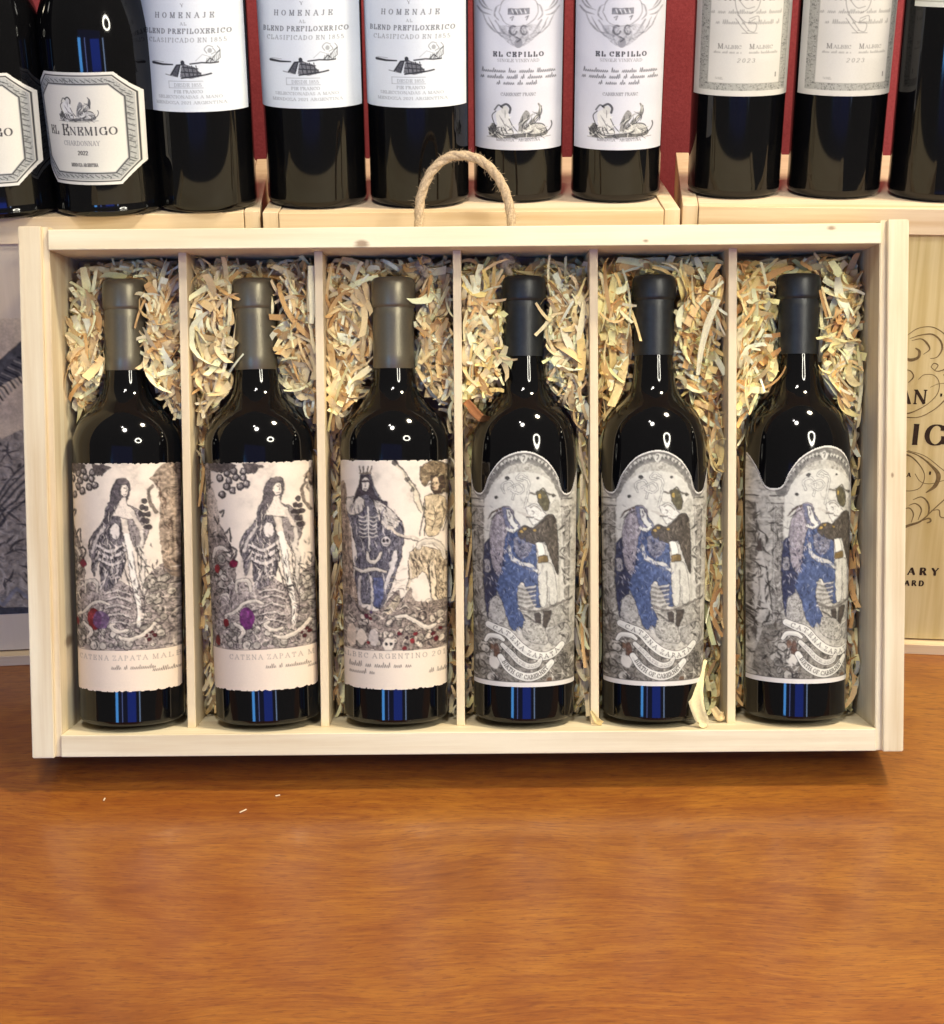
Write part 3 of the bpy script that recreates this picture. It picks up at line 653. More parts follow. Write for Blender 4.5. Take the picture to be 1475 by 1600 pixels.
    cv.rubble(70,830,560,980,55,8,20,22,(220,206,186),(64,54,54))
    cv.ell(155,935,26,42,(216,200,178)); cv.ell(100,930,28,60,(206,188,166)); cv.ell(215,935,26,40,(200,188,176))
    cv.ell(290,965,30,30,(222,210,192)); cv.ell(279,965,7,8,DK); cv.ell(302,965,7,8,DK); cv.ell(291,985,4,6,DK)
    cv.scroll([(330,830),(380,830),(430,860),(480,890),(520,880)],21)
    for q in ((180,830,12,(90,36,50)),(200,842,10,(100,30,40)),(345,912,11,(90,24,30)),(410,950,13,(128,34,40)),(425,918,12,(110,30,36)),(370,985,12,(112,26,30)),(510,925,14,(74,18,28)),(525,950,13,(90,20,30)),(545,900,10,(84,20,26)),(380,935,10,(54,34,40)),(190,960,9,(120,40,40)),(205,810,8,(76,60,90))): cv.ell(q[0],q[1],q[2],q[2]*.9,q[3])
    yb=996; cv.blend((cv.Y>yb+3*np.sin(cv.X/19))*1.0,(231,217,197)); cv.ell(290,992,20,16,(222,210,192)); cv.stroke([(40,yb),(160,yb+2),(360,yb-2),(600,yb)],4,(100,88,80),.7,5)
    cv.organic(631,y1=1000,cell=13)
    cv.text('MALBEC ARGENTINO 2018',6,1034,22,(142,130,118),.8,width=590,thick=.17,thin=.1,track=.4)
    cv.scribble(85,400,1078,24,(70,60,58),.85,14,3.2); cv.scribble(85,215,1112,22,(70,60,58),.85,16,3); cv.scribble(490,580,1112,20,(70,60,58),.8,18,3)
    rag(cv,72,1190,19); return cv
def label_C(dx,edge):
    cv=Canvas(88,40,622,1210,.335,(184,181,170)); cv.dx=dx
    ink=cv.ink(34,71); cv.blend(ink*.5,(96,93,88)); n=vnoise(cv.h,cv.w,9,72,2); cv.blend(np.clip((n-.45)*2,0,.6),(204,202,192))
    G=(226,226,216); K=(56,54,54)
    # columns
    for x0 in (92,528,-20,640):
        cv.poly([(x0,262),(x0+62,262),(x0+58,300),(x0+6,300)],(190,188,178),1,0); cv.stroke([(x0-4,266),(x0+66,266)],9,(206,204,194)); cv.stroke([(x0,292),(x0+60,292)],6,(96,92,88)); cv.stroke([(x0,318),(x0+60,318)],7,(196,194,184)); cv.stroke([(x0+4,330),(x0+56,330)],5,(96,92,88))
        cv.poly([(x0+8,335),(x0+52,335),(x0+52,1000),(x0+8,1000)],(160,157,148),1,0,.75,73+x0,16,(84,80,76))
        cv.stroke([(x0+16,340),(x0+16,990)],4,(196,194,186),.7); cv.stroke([(x0+52,340),(x0+52,990)],5,(84,80,76),.7)
    for xx in (30,): cv.poly([(xx,600),(xx+22,560),(xx+40,640),(xx+50,760),(xx+40,870),(xx+4,880),(xx-10,760)],(206,203,192),1,5); cv.stroke([(xx+44,640),(xx+60,760),(xx+70,880)],7,(70,66,62),.9,4); cv.stroke([(xx+10,640),(xx+14,760),(xx+6,860)],4,(110,106,100),.9,4); cv.poly([(xx,560),(xx+14,470),(xx+26,560)],(84,76,72),1,4)
    # window of the arch
    cv.poly([(158,900),(152,330),(160,270),(200,210),(265,170),(345,158),(425,170),(490,215),(525,270),(530,330),(528,900)],(208,207,197),1,4)
    sh=vnoise(cv.h,cv.w,16,75,3); m=cv.mask([(158,900),(152,330),(160,270),(200,210),(265,170),(345,158),(425,170),(490,215),(525,270),(530,330),(528,900)],4); cv.blend(m*np.clip((sh-.5)*2,0,.5)*np.clip((cv.Y-300)/300,.15,1),(130,128,120))
    # arch band
    band=[(140,265),(176,190),(236,122),(290,96),(345,88),(400,96),(456,124),(512,190),(548,265)]
    cv.stroke(band,56,(132,130,124),1,8); cv.stroke(band,40,(110,108,104),.7,8)
    bp=catmull(band,12)
    for i in range(4,len(bp)-4,4):
        x,y=bp[i]; cv.ell(x,y,8,10,(196,195,186),.95); cv.ell(x+5,y+6,4,5,K,.8)
    cv.ell(345,94,17,24,(206,205,196)); cv.stroke([(338,82),(350,84),(342,104)],4,K,.9,3)
    # swirls and blots
    for p in ([(250,260),(242,220),(280,205),(300,240),(290,290)],[(270,240),(320,215),(345,240),(320,262),(285,250)],[(345,190),(370,205),(365,260),(350,330)],[(340,200),(310,190),(330,170),(360,185)]):
        cv.stroke(p,11,(110,108,104),.9,7); cv.stroke(p,6,G,1,7)
    for x,y,r_ in ((265,190,11),(211,283,9),(492,275,9),(508,352,9),(413,190,7)): cv.ell(x,y,r_,r_*.85,K,.95)
    cv.poly([(455,330),(528,330),(528,880),(500,880),(520,620)],(186,184,172),.8,4,.4,141,12,(110,108,100))
    cv.poly([(160,640),(330,700),(420,790),(528,790),(528,905),(158,905)],(172,170,160),.95,4,.6,142,14,(84,80,76))
    cv.folds([(170,230),(520,230),(525,420),(160,420)],46,.5,140,(24,70),(2,6),[(184,182,172),(224,222,212),(160,158,150)],.9,.6)
    cv.folds([(158,420),(530,420),(528,900),(158,900)],110,1.3,143,(20,60),(3,7),[(190,188,178),(140,138,130),(104,100,96)],.6,.6)
    # tree branch figure right of window
    cv.stroke([(375,260),(410,265),(440,240),(460,262),(500,275)],7,(100,96,84),.9,5)
    cv.ol=(2.4,(66,64,70))
    # beast
    cv.poly([(150,510),(190,480),(225,560),(215,700),(200,790),(182,872),(160,870),(146,760),(140,640)],(58,62,84),1,5,.5,81,12,(30,32,52))
    cv.poly([(215,345),(262,322),(292,350),(300,420),(280,480),(262,560),(238,660),(205,655),(182,590),(176,480),(188,400)],(158,152,156),1,5,.6,83,10,(100,94,104))
    cv.poly([(268,440),(330,450),(395,470),(408,560),(414,640),(430,700),(440,800),(404,812),(368,740),(335,690),(312,750),(325,820),(352,880),(346,915),(318,905),(300,932),(272,900),(250,840),(225,770),(205,720),(232,640),(245,540),(255,480)],(76,90,124),1,5,.3,85,12,(50,60,92))
    cv.poly([(295,480),(340,462),(378,490),(380,540),(340,580),(300,545)],(128,128,138),.9,5,.6,87,8,(70,74,100))
    cv.poly([(240,330),(275,335),(300,380),(330,430),(290,450),(262,430),(245,380)],(98,104,132),.8,5,.4,88,8,(64,70,98))
    cv.poly([(258,340),(280,345),(300,400),(318,415),(300,432),(272,400)],(226,226,216),.9,4)
    cv.stroke([(170,390),(195,355),(232,338)],[3,8,11],(98,84,76),1,5); cv.stroke([(182,392),(205,372),(235,352)],[2,4,6],(60,52,48),1,4)
    cv.stroke([(262,432),(290,445),(312,430)],14,G,1,4)
    cv.stroke([(272,520),(285,570),(330,600),(380,612),(412,640)],[12,20,22,18,12],(206,206,200),.95,6); cv.stroke([(280,585),(330,616),(400,640)],4,(110,108,112),.9,5)
    cv.poly([(148,590),(172,590),(180,640),(150,650)],(160,158,158),.9,4,.6,89,8,K)
    # man
    cv.poly([(405,255),(440,248),(468,285),(470,335),(445,345),(420,310)],(96,92,72),1,5,.4,91,8,(50,46,40)); cv.ell(423,276,9,13,(176,152,84),.9)
    cv.poly([(355,330),(400,312),(440,345),(460,372),(420,400),(395,415),(370,380)],(222,222,214),1,5,.3,92,10,MD)
    cv.stroke([(318,350),(345,362),(372,372)],[8,10,14],(190,186,176),1,4); cv.stroke([(360,375),(395,378)],5,K,.8); cv.ell(470,395,9,28,(196,190,170))
    cv.poly([(392,428),(436,392),(468,366),(500,378),(514,440),(520,540),(522,660),(496,610),(474,560),(452,500),(420,512),(366,498),(318,466),(322,436),(348,418)],(84,78,70),1,5,.5,93,12,(44,40,38))
    for x,y in ((332,445),(400,440),(350,432)): cv.ell(x,y,10,8,(168,142,80),.9)
    cv.poly([(405,500),(440,505),(455,570),(420,575)],G,1,4); cv.poly([(415,570),(462,562),(465,595),(418,600)],(120,102,68),1,3)
    cv.poly([(414,600),(478,600),(502,650),(518,770),(506,806),(480,800),(470,720),(458,806),(428,800),(418,680)],(208,207,196),1,5,.25,95,12,(120,118,112))
    cv.stroke([(462,640),(466,790)],4,(110,108,104),.8); cv.poly([(398,845),(428,845),(432,915),(410,915)],(70,64,60),1,4); cv.poly([(445,835),(490,835),(470,900),(446,925)],(74,68,62),1,4)
    FB=[(108,122,156),(52,62,94),(132,142,168),(42,50,78),(80,94,132)]
    cv.folds([(150,510),(225,560),(200,790),(182,872),(160,870),(146,760)],46,1.4,144,(16,44),(4,9),[(84,88,112),(40,42,66),(150,148,156)],.5)
    cv.folds([(215,345),(292,350),(300,420),(262,560),(238,660),(205,655),(176,480)],80,1.5,145,(14,34),(3,7),[(190,186,190),(104,98,110),(128,122,132)],.35)
    cv.folds([(268,440),(395,470),(408,560),(430,700),(440,800),(368,740),(335,690),(312,750),(352,880),(300,932),(250,840),(205,720),(245,540)],150,1.3,146,(16,44),(3,8),FB,.45)
    cv.folds([(295,480),(378,490),(380,540),(340,580),(300,545)],30,1.2,147,(10,24),(3,6),[(160,160,168),(84,86,110),(60,64,92)],.9)
    cv.folds([(398,440),(470,372),(505,395),(516,645),(470,540),(440,500),(350,470)],40,1.3,148,(18,54),(3,8),[(118,110,98),(54,50,46),(80,74,68)],.4)
    cv.folds([(420,600),(500,650),(518,790),(480,800),(425,790)],22,1.5,149,(20,60),(2,5),[(170,168,160),(196,194,186)],.2)
    cv.stroke([(385,345),(398,352),(392,362)],3.5,K,.8,3); cv.stroke([(376,330),(400,322),(430,345)],6,(150,146,138),.9,4); cv.stroke([(400,385),(430,392),(455,372)],5,(120,116,108),.9,4)
    # steps, drum
    for k in range(6): cv.stroke([(318,712+k*22),(360,718+k*22),(405,712+k*22)],8,(186,184,176),.9,4); cv.stroke([(318,722+k*22),(360,729+k*22),(405,722+k*22)],4,(104,101,98),.8,4)
    cv.stroke([(330,820),(420,835),(530,800),(600,780)],12,(108,104,98),.9,5); cv.stroke([(345,850),(400,885),(455,960)],7,(80,76,72),.9,5)
    cv.poly([(345,880),(440,900),(470,990),(400,990),(340,950)],(180,178,168),1,4,.7,97,12,K)
    cv.poly([(470,930),(560,900),(600,960),(560,1010),(480,990)],(176,174,166),1,4,.6,98,12,K)
    cv.poly([(170,790),(210,760),(240,800),(250,880),(200,900),(165,880)],(186,184,176),.9,4,.7,99,10,K)
    cv.ol=None
    # lower mass
    for x0 in (92,528,-20,640): cv.folds([(x0+4,335),(x0+56,335),(x0+56,1000),(x0+4,1000)],44,1.5,150+x0,(26,70),(5,11),[(196,194,184),(90,86,82),(70,66,62),(206,204,194)],.8)
    cv.folds([(-30,340),(92,340),(92,1180),(-30,1180)],54,1.5,159,(40,110),(6,13),[(206,204,194),(80,76,72),(60,56,52)],.7)
    cv.poly([(60,930),(200,900),(330,980),(440,1050),(640,1000),(640,1190),(60,1190)],(138,134,124),1,4,.85,101,20,(62,58,54))
    cv.rubble(110,1000,230,1165,26,9,22,33,(200,196,184),(66,60,54)); cv.rubble(500,1060,620,1165,14,8,18,35,(170,166,156),(70,66,60))
    cv.ell(205,1040,16,50,(86,58,44),.9); cv.ell(195,1090,28,30,(214,210,198)); cv.ell(180,1010,12,20,(104,72,50),.8); cv.ell(480,1172,16,12,(100,72,52),.8)
    cv.folds([(60,940),(200,910),(330,990),(440,1060),(640,1010),(640,1185),(60,1185)],90,.4,151,(26,70),(5,11),[(206,202,190),(72,68,62),(56,52,48),(100,92,82)],1.1)
    cv.organic(641,3.2,.55,1.5,cell=13)
    W_=(226,225,214)
    cv.scroll([(150,985),(170,960),(215,960),(240,975)],22,W_,K)
    r1=[(165,905),(215,925),(265,945),(320,1000),(380,1040),(450,1055),(505,1040),(545,1005)]; cv.scroll(r1,42,W_,K)
    r2=[(235,1000),(280,1040),(320,1078),(370,1102),(415,1095),(432,1070)]; cv.scroll(r2,28,(214,212,202),K)
    r3=[(225,1060),(262,1110),(320,1145),(380,1155),(440,1135),(490,1088)]; cv.scroll(r3,40,W_,K)
    tp=catmull([(x,y+11) for x,y in r1],14); cv.text('CATENA ZAPATA',22,0,20,(84,80,76),.9,width=400,thick=.2,thin=.12,track=.55,path=tp)
    tp=catmull([(x,y+7) for x,y in r2],14); cv.text('ESTATE 2020',22,0,12,(110,106,100),.9,width=215,thick=.2,thin=.14,path=tp)
    tp=catmull([(x,y+10) for x,y in r3],14); cv.text('BIRTH OF CABERNET',16,0,19,(80,76,70),.95,width=285,thick=.22,thin=.14,path=tp)
    # outline
    e=np.array(edge,float); top=np.interp(cv.X[0],*catmull(e,10).T) if False else np.interp(cv.X[0],catmull(e,10)[:,0],catmull(e,10)[:,1])
    cv.keep&=(cv.Y>top[None,:])&(cv.Y<1205)
    dx_=cv.dx; cv.dx=0; cv.stroke(catmull(e,10),17,(222,220,212)); cv.stroke([(x,y+15) for x,y in catmull(e,10)],4,(84,80,78),.8)
    cv.blend((cv.Y>1180)*1.0,(222,218,210)); cv.stroke([(60,1180),(640,1180)],4,(80,76,70),.9); cv.dx=dx_
    return cv
EDGE5=[(60,40),(84,120),(100,235),(125,262),(148,246),(176,172),(228,100),(285,68),(345,57),(405,68),(464,105),(512,172),(536,244),(558,264),(585,250),(604,190),(640,60)]
EDGE6=[(60,40),(88,78),(130,160),(160,238),(200,254),(236,238),(262,178),(308,112),(368,70),(420,52),(468,47),(530,66),(576,112),(602,180),(611,240),(618,262),(640,262)]
UPM=3.2*2.184
cA1=label_A(-77,False); cA2=label_A(0,True); cB=label_B(); cC=label_C(0,EDGE5); cC6=label_C(92,EDGE6)
lblA1=canvas_mesh('paper_label',cA1,wrap(317,270,90,184,UPM,PA)); lblA2=canvas_mesh('paper_label',cA2,wrap(317,270,90,184,UPM,PA))
lblB=canvas_mesh('paper_label',cB,wrap(314,268,70,185,UPM,PA))
lblC=canvas_mesh('paper_label',cC,wrap(355,270,55,190.5,UPM,PC)); lblC6=canvas_mesh('paper_label',cC6,wrap(355,270,47,192.5,UPM,PC))
gA=lathe_mesh('glass_body',PA); gC=lathe_mesh('glass_body',PC); kA=lathe_mesh('capsule',CAPA,72); kC=lathe_mesh('capsule',CAPC,72)
gA.materials.append(M_glass); gC.materials.append(M_glass); kA.materials.append(M_capA); kC.materials.append(M_capC)
for l in (lblA1,lblA2,lblB,lblC,lblC6): l.materials.append(M_label)
def bottle(name,parent_mat,loc,rz,glass,cap,lab,label,group,tilt=0,lean=0):
    t=empty(name,(0,0,0)); t.matrix_world=parent_mat@Matrix.Translation(loc)@Matrix.Rotation(tilt,4,'X')@Matrix.Rotation(lean,4,'Y')@Matrix.Rotation(rz,4,'Z')
    tag(t,label,'bottle',group)
    link('glass_body',glass,t); link('capsule',cap,t)
    if lab: link('paper_label',lab,t)
    return t
CM=Matrix.Translation((0,.925,BZ))@Matrix.Rotation(-TILT,4,'X')
G1='wine bottles lying in the open case'
LAB4='black-capsuled blue beast bottle just right of the crowned skeleton bottle'
front=[(-.2450,gA,kA,lblA1,'leftmost bottle in the open case, bronze capsule, engraved woman label with a red fruit',.0015),
(-.1475,gA,kA,lblA2,'second bottle from the left in the open case, woman label with a purple fruit',-.019),
(-.0555,gA,kA,lblB,'bronze-capsuled bottle whose cream label shows a crowned robed skeleton figure',.003),
(.0362,gC,kC,lblC,LAB4,.006),
(.1285,gC,kC,lblC,'black-capsuled blue beast bottle beside the big loose curl of wood',.005),
(.2302,gC,kC,lblC6,'rightmost bottle in the open case, black capsule, beast label turned to the right',.008)]
BOT=[]
for i,(x,g,k,l,lb,lean) in enumerate(front):
    if i==3: lb=LAB4
    bottle('wine_bottle',CM,(x,.0405,.0200),0,g,k,l,lb,G1,rad(-.45),lean)
    BOT.append((x,g is gA,lean))

# ------------------------------------------------------------------ shavings
def rprof(P):
    P=np.array(P); o=np.argsort(P[:,1],kind='stable'); return P[o][:,1]/1000,P[o][:,0]/1000
RA=rprof(PA+CAPA); RC=rprof(PC+CAPC)
edges=[-.2865,-.1998,-.1053,-.0091,.0859,.1826,.2793]
pal=[(240,224,178),(232,208,158),(246,234,198),(220,190,136),(206,166,110),(240,220,172),(228,204,152)]
pal_y=[(246,222,158),(248,232,180),(236,204,132),(250,236,194),(234,198,138),(216,170,108),(246,222,162)]
def ribbon(c,L,W,yaw,pit,rol,curl,tw,seg=9):
    t=np.linspace(-.5,.5,seg); R_=np.array(Matrix.Rotation(yaw,3,'Y')@Matrix.Rotation(pit,3,'Z')@Matrix.Rotation(rol,3,'X'))
    if abs(curl)<1e-3: u=t*L; v=0*t
    else: rr=L/curl; u=rr*np.sin(t*curl); v=rr*(1-np.cos(t*curl))
    V=[]
    for i in range(seg):
        wv=W/2*(1-.35*abs(t[i])*2*random.random()); a=tw*t[i]
        for s_ in (-1,1): V.append((u[i],v[i]+s_*wv*math.sin(a),s_*wv*math.cos(a)))
    V=np.array(V); ib=random.gauss(0,.38); tt=np.repeat(t,2); V[:,2]+=ib*L*(tt*tt*4-.7)*.35; V=V@R_.T+np.array(c)
    F=[(2*i,2*i+1,2*i+3,2*i+2) for i in range(seg-1)]
    return V,F
for ci in range(6):
    x0,x1=edges[ci]+.0032,edges[ci+1]-.0032; bx,isA,lean=BOT[ci]; zz,rr=RA if isA else RC
    mb=MB(); r=random.Random(100+ci); made=0
    pl=pal if ci<3 else (pal_y if ci>3 else pal+pal_y[:3])
    for k in range(14000):
        if made>=1150: break
        layer=made/1150
        cz=r.uniform(.020,.343); cx=r.uniform(x0,x1)
        # heap surface: high round the necks, lower beside the bodies and at the very top
        surf=.030+.016*abs(math.sin(cx*41+ci)*math.cos(cz*29+ci*2))+ (.016 if cz>.325 else 0)+(.010 if cz<.235 else 0)
        if cz<.24 and cx<bx: surf+=.010
        y=min(.0815,surf+ (1-layer)*.030*r.random()+.002*r.random())
        big=r.random()
        L=r.uniform(.012,.026) if big<.35 else r.uniform(.024,.056); b2=r.random(); Wd=r.uniform(.0016,.0030) if b2<.5 else r.uniform(.0030,.0068)
        yaw=r.uniform(0,PI) if cz>.235 else PI/2+r.gauss(0,.35)
        if cz<.235: Wd=min(Wd,.0042)
        curl=r.choice([0.3,.6,1.0,1.6,2.4,4.0])*r.choice([-1,1])
        if L<.014: curl*=1.2
        random.seed(r.random())
        V,F=ribbon((cx,y,cz),L,Wd,yaw,r.gauss(0,.28),r.gauss(0,.6),curl,r.gauss(0,1.0))
        if V[:,0].min()<x0-.0028 or V[:,0].max()>x1+.0028 or V[:,1].max()>.0834 or V[:,1].min()<.0265 or V[:,2].min()<.0162 or V[:,2].max()>.3492: continue
        zb=V[:,2]-.0200; ax=bx+lean*zb; ay=.0405+.00785*zb; rb=np.interp(zb,zz,rr,left=0,right=0)
        if (np.hypot(V[:,0]-ax,V[:,1]-ay)<rb+.0006).any(): continue
        c=np.array(r.choice(pl))*r.uniform(1.0,1.13); mb.add(V,F,srgb(np.clip(c,0,250))); made+=1
    o=mb.build('wood_shavings',M_shav,None,True); o.matrix_world=CM
    tag(o,['curly pale wood shavings packed round the leftmost case bottle','wood shavings packed behind the second bottle of the case','straw-like wood shavings around the crowned skeleton bottle','yellow and tan wood shavings just right of the middle divider','yellowish wood shavings around the bottle beside the big loose curl','yellow wood shavings packed round the rightmost case bottle'][ci],'wood shavings',kind='stuff')
def curl_thing(label,pts,widths,col,mat_world,thick=.0005,name='wood_curl'):
    P=catmull(pts,6); W=np.interp(np.linspace(0,1,len(P)),np.linspace(0,1,len(widths)),widths)
    Tn=np.gradient(P,axis=0); Tn/=np.linalg.norm(Tn,axis=1)[:,None]; nn=np.cross(Tn,np.array([.15,1,.1])); nn/=np.linalg.norm(nn,axis=1)[:,None]; bb=np.cross(nn,Tn)
    mb=MB(); V=[];F=[]; K=5
    for i in range(len(P)):
        for j in range(K):
            q=(j/(K-1)-.5)*2; V.append(P[i]+nn[i]*W[i]/2*q+bb[i]*(W[i]*.25*(1-q*q))*(1 if i%2 else 1)+bb[i]*random.gauss(0,.0001))
    n0=len(V); V+= [v+np.array([0,thick,0]) for v in V[:n0]]
    for i in range(len(P)-1):
        for j in range(K-1):
            a=i*K+j; F.append((a,a+1,a+K+1,a+K)); F.append((n0+a,n0+a+K,n0+a+K+1,n0+a+1))
        for a,b in ((i*K,(i+1)*K),((i+1)*K+K-1,i*K+K-1)): F.append((a,b,n0+b,n0+a))
    mb.add(V,F,srgb(col)); o=mb.build(name,M_shav,None,True); o.matrix_world=mat_world; return tag(o,label,'wood shaving')
curl_thing('big pale wood curl hanging over the bottom board between two dividers',[(.1660,.032,.060),(.1612,.025,.054),(.1575,.017,.046),(.1555,.012,.037),(.1570,.009,.028),(.1600,.0085,.0200),(.1585,.006,.0172)],[.002,.006,.009,.011,.0095,.009,.003],(232,214,166),CM)
curl_thing('narrow wood curl lying in the corner right of the big pale curl',[(.170,.026,.0265),(.1745,.024,.0205),(.1785,.028,.0215)],[.005,.007,.004],(222,196,146),CM)
curl_thing('small wood flake on the bottom board beside the fourth divider foot',[(.083,.021,.026),(.087,.018,.0195),(.091,.019,.0175)],[.002,.005,.003],(226,200,140),CM)
curl_thing('long white shaving standing by the second divider top',[(-.1105,.026,.340),(-.1110,.026,.325),(-.1105,.027,.310),(-.1112,.027,.300)],[.005,.0045,.004,.003],(238,228,190),CM)
curl_thing('long pale double curl right of the fifth bottle neck',[(.1735,.030,.315),(.1665,.031,.298),(.1620,.032,.280),(.1598,.034,.262)],[.004,.005,.004,.0025],(236,226,186),CM)
curl_thing('wide pale shaving left of the fifth bottle capsule',[(.1015,.033,.332),(.0985,.032,.318),(.0950,.034,.306)],[.004,.006,.007],(236,222,150),CM)
curl_thing('reddish flat shaving beside the fourth bottle shoulder',[(-.0035,.030,.245),(.002,.032,.238),(.008,.034,.232)],[.006,.0065,.006],(190,128,78),CM)
for lb,x,y,a,L in (('tiny pale splinter standing out on the table below the leftmost bottle',-.2568,.9146,1.5,.0032),('slanted pale splinter on the table, the largest of the three',-.1583,.8988,.75,.0058),('tiny pale splinter on the table nearest the case edge',-.1368,.9177,.3,.0034)):
    bm=bmesh.new(); box_bm(bm,(-L/2,-.0005,.0002),(L/2,.0005,.0009),.0002,1); me=bpy.data.meshes.new('wood_splinter'); bm.to_mesh(me); bm.free()
    o=link('wood_splinter',me,None,plain('splinter_wood',(.72,.58,.40),.6)); o.location=(x,y,0); o.rotation_euler=(0,0,a); tag(o,lb,'splinter','wood splinters on the table')

# ------------------------------------------------------------------ standing crates
HC=.3645
def crate(loc,rz,W,depth,label,lidmat):
    t=empty('wooden_crate',loc,(0,0,rz)); tag(t,label,'crate','closed pine crates behind the open case')
    sb=.0115
    board('side_board',(0,.001,.0095),(sb,depth,HC),M_cz,t); board('side_board',(W-sb,.001,.0095),(W,depth,HC),M_cz,t)
    board('top_rail',(sb+.0006,0,HC-.020),(W-sb-.0006,.012,HC-.0004),M_cx,t)
    board('top_board',(sb+.0006,.0124,HC-.010),(W-sb-.0006,depth-.0005,HC-.0008),M_ctop,t)
    board('lid_panel',(sb,.004,.0105),(W-sb,.009,HC-.0205),lidmat,t,.0004)
    board('base_board',(-.0,-.004,0),(W,depth,.009),M_cx,t)
    board('back_board',(sb+.0006,depth-.008,.0096),(W-sb-.0006,depth-.0007,HC-.0104),M_cz,t)
    return t
crL=crate((-.1555-.318*math.cos(rad(5)),1.139-.318*math.sin(rad(5)),0),rad(5.0),.318,.243,'left closed crate carrying three bottles, grey lid with a dark printed engraving',M_clid_l)
crM=crate((-.1530,1.1335,0),rad(0),.3085,.250,'middle closed crate hidden behind the open case, carrying four bottles',M_clid_r)
crR=crate((.1592,1.1490,0),rad(-6.0),.318,.250,'right closed crate with swirled black lettering on its striped lid',M_clid_r)

# printed engraving on the left crate lid
cv=Canvas(0,0,250,255,1.6,(224,204,172))
def left_print(cv):
    n=vnoise(cv.h,cv.w,40,201,3); cv.blend(np.clip((n-.4),0,.4),(178,160,146))
    cv.poly([(0,150),(60,120),(120,90),(160,112),(200,80),(250,95),(250,255),(0,255)],(176,164,146),1,4,.6,203,7,(86,82,78))
    cv.blend(cv.ink(5,205)*.45*(cv.Y>100),(162,158,152))
    cv.folds([(0,130),(120,95),(250,95),(250,250),(0,250)],420,1.1,207,(5,20),(1.2,3),[(200,190,172),(66,62,62),(78,74,72),(168,158,142)],1.1,.9)
    for k in range(5): cv.stroke([(60+k*3,250),(66+k*2,200-k*6),(110,150-k*7),(160,140-k*6),(205,185-k*5),(210,250)],1.6,(54,56,62),.8,6)
    # feathered wing reaching up
    for (a,b) in (((70,90),(150,4)),((52,96),(130,34))): cv.stroke([a,((a[0]+b[0])/2-6,(a[1]+b[1])/2-8),b],[6,13,9],(88,86,86),1,6)
    for k in range(34):
        x=60+k*2.6; y=92-k*2.5; cv.stroke([(x-6,y-3),(x+2,y+2),(x+5,y+8)],1.3,(44,44,50) if k%2 else (150,144,134),.9)
    for k in range(0):
        r=np.random.RandomState(300+k); x,y=r.uniform(0,250),r.uniform(100,240); cv.stroke([(x,y),(x+r.uniform(-14,14),y+r.uniform(6,18)),(x+r.uniform(-14,14),y+r.uniform(16,30))],r.uniform(2,5),(168,164,160) if r.rand()<.5 else (44,46,58),.85,5)
    for k in range(10): cv.stroke([(k*26,246),(k*26+13,232),(k*26+26,246)],3.5,(150,148,150),.9)
    cv.blend((cv.Y>249)*1.0,(80,80,84)*1)
left_print(cv); cv.organic(661,1.2,.5,1.2,cell=4)
me=canvas_mesh('printed_picture',cv,lambda X,Y:((X+15)/1000,0*X+.0037,(288-Y*.96)/1000)); link('printed_picture',me,crL,M_print)

# lettering and swirls on the right crate lid (ink ribbons just proud of the wood)
def ink_strokes(mb,strokes,ox,oz,y):
    for q,w_ in strokes:
        q=np.array(q,float); w_=np.full(len(q),w_) if not hasattr(w_,'__len__') else np.array(w_)
        d=np.gradient(q,axis=0) if len(q)>2 else np.repeat(q[1:]-q[:1],2,0); L=np.hypot(d[:,0],d[:,1])+1e-9; nx=-d[:,1]/L; nz=d[:,0]/L
        V=[]
        for i in range(len(q)):
            for s_ in (-1,1): V.append((ox+(q[i,0]+s_*nx[i]*w_[i]/2)/1000,y-random.random()*.00004,oz+(q[i,1]+s_*nz[i]*w_[i]/2)/1000))
        mb.add(V,[(2*i,2*i+1,2*i+3,2*i+2) for i in range(len(q)-1)])
mbk=MB(); mbs=MB()
def lid(zx,zy): return (166.5+.151*zx+.0106*zy, 296.3-.1634*zy)
def put(txt,zx_right,zy_base,h,thick,thin,track,width=None):
    st,adv=text_strokes(txt,h,thick,thin,track); k=1 if width is None else width/adv
    x,z=lid(zx_right,zy_base); ink_strokes(mbk,[(np.stack([q[:,0]*k,q[:,1]],1),w_) for q,w_ in st],(x-adv*k)/1000,z/1000,.0038)
put('GRAN',146,512,11.0,.26,.08,.16,width=46)
put('ENEMIGO',380,716,16.4,.24,.06,.20,width=124)
put('GUALTALLARY',240,1397,6.0,.36,.14,.62,width=96)
put('SINGLE VINEYARD',166,1457,4.4,.34,.18,.42)
put('MENDOZA - ARGENTINA',78,882,3.4,.3,.16,.3)
def sw(pts,w_,mb=mbs):
    P=catmull([lid(*p) for p in pts],10); W=np.interp(np.linspace(0,1,len(P)),np.linspace(0,1,len(w_)),w_); ink_strokes(mb,[(P,W)],0,0,.0038)
sw([(30,185),(90,145),(160,138),(220,170),(248,215),(262,290),(235,335),(190,350),(160,330)],[.5,.6,.7,.9,1.3,1.0,.8,.5])
sw([(50,195),(100,178),(160,172),(200,200),(212,240),(190,280),(155,290)],[.4,.9,1.3,1.5,.9,.4])
sw([(60,205),(105,195),(135,215),(150,245),(120,270)],[.4,.9,1.6,1.0,.4])
sw([(80,240),(100,255),(95,285),(60,298),(30,290)],[1.0,2.0,2.2,2.6,1.6])
sw([(160,330),(175,312),(195,322),(180,345)],[.5,.9,.6])
sw([(100,392),(130,368),(180,372),(205,410),(195,465),(140,520),(60,560),(20,556)],[.5,.5,.6,.6,.6,1.0,1.8])
sw([(30,345),(60,352),(75,380),(50,410)],[.5,.9,1.1,.6])
sw([(20,580),(110,578),(190,535),(245,480),(280,440)],[1.0,.7,.7,1.2,2.2])
sw([(160,430),(200,412),(250,408),(300,410)],[.4,.5,.5])
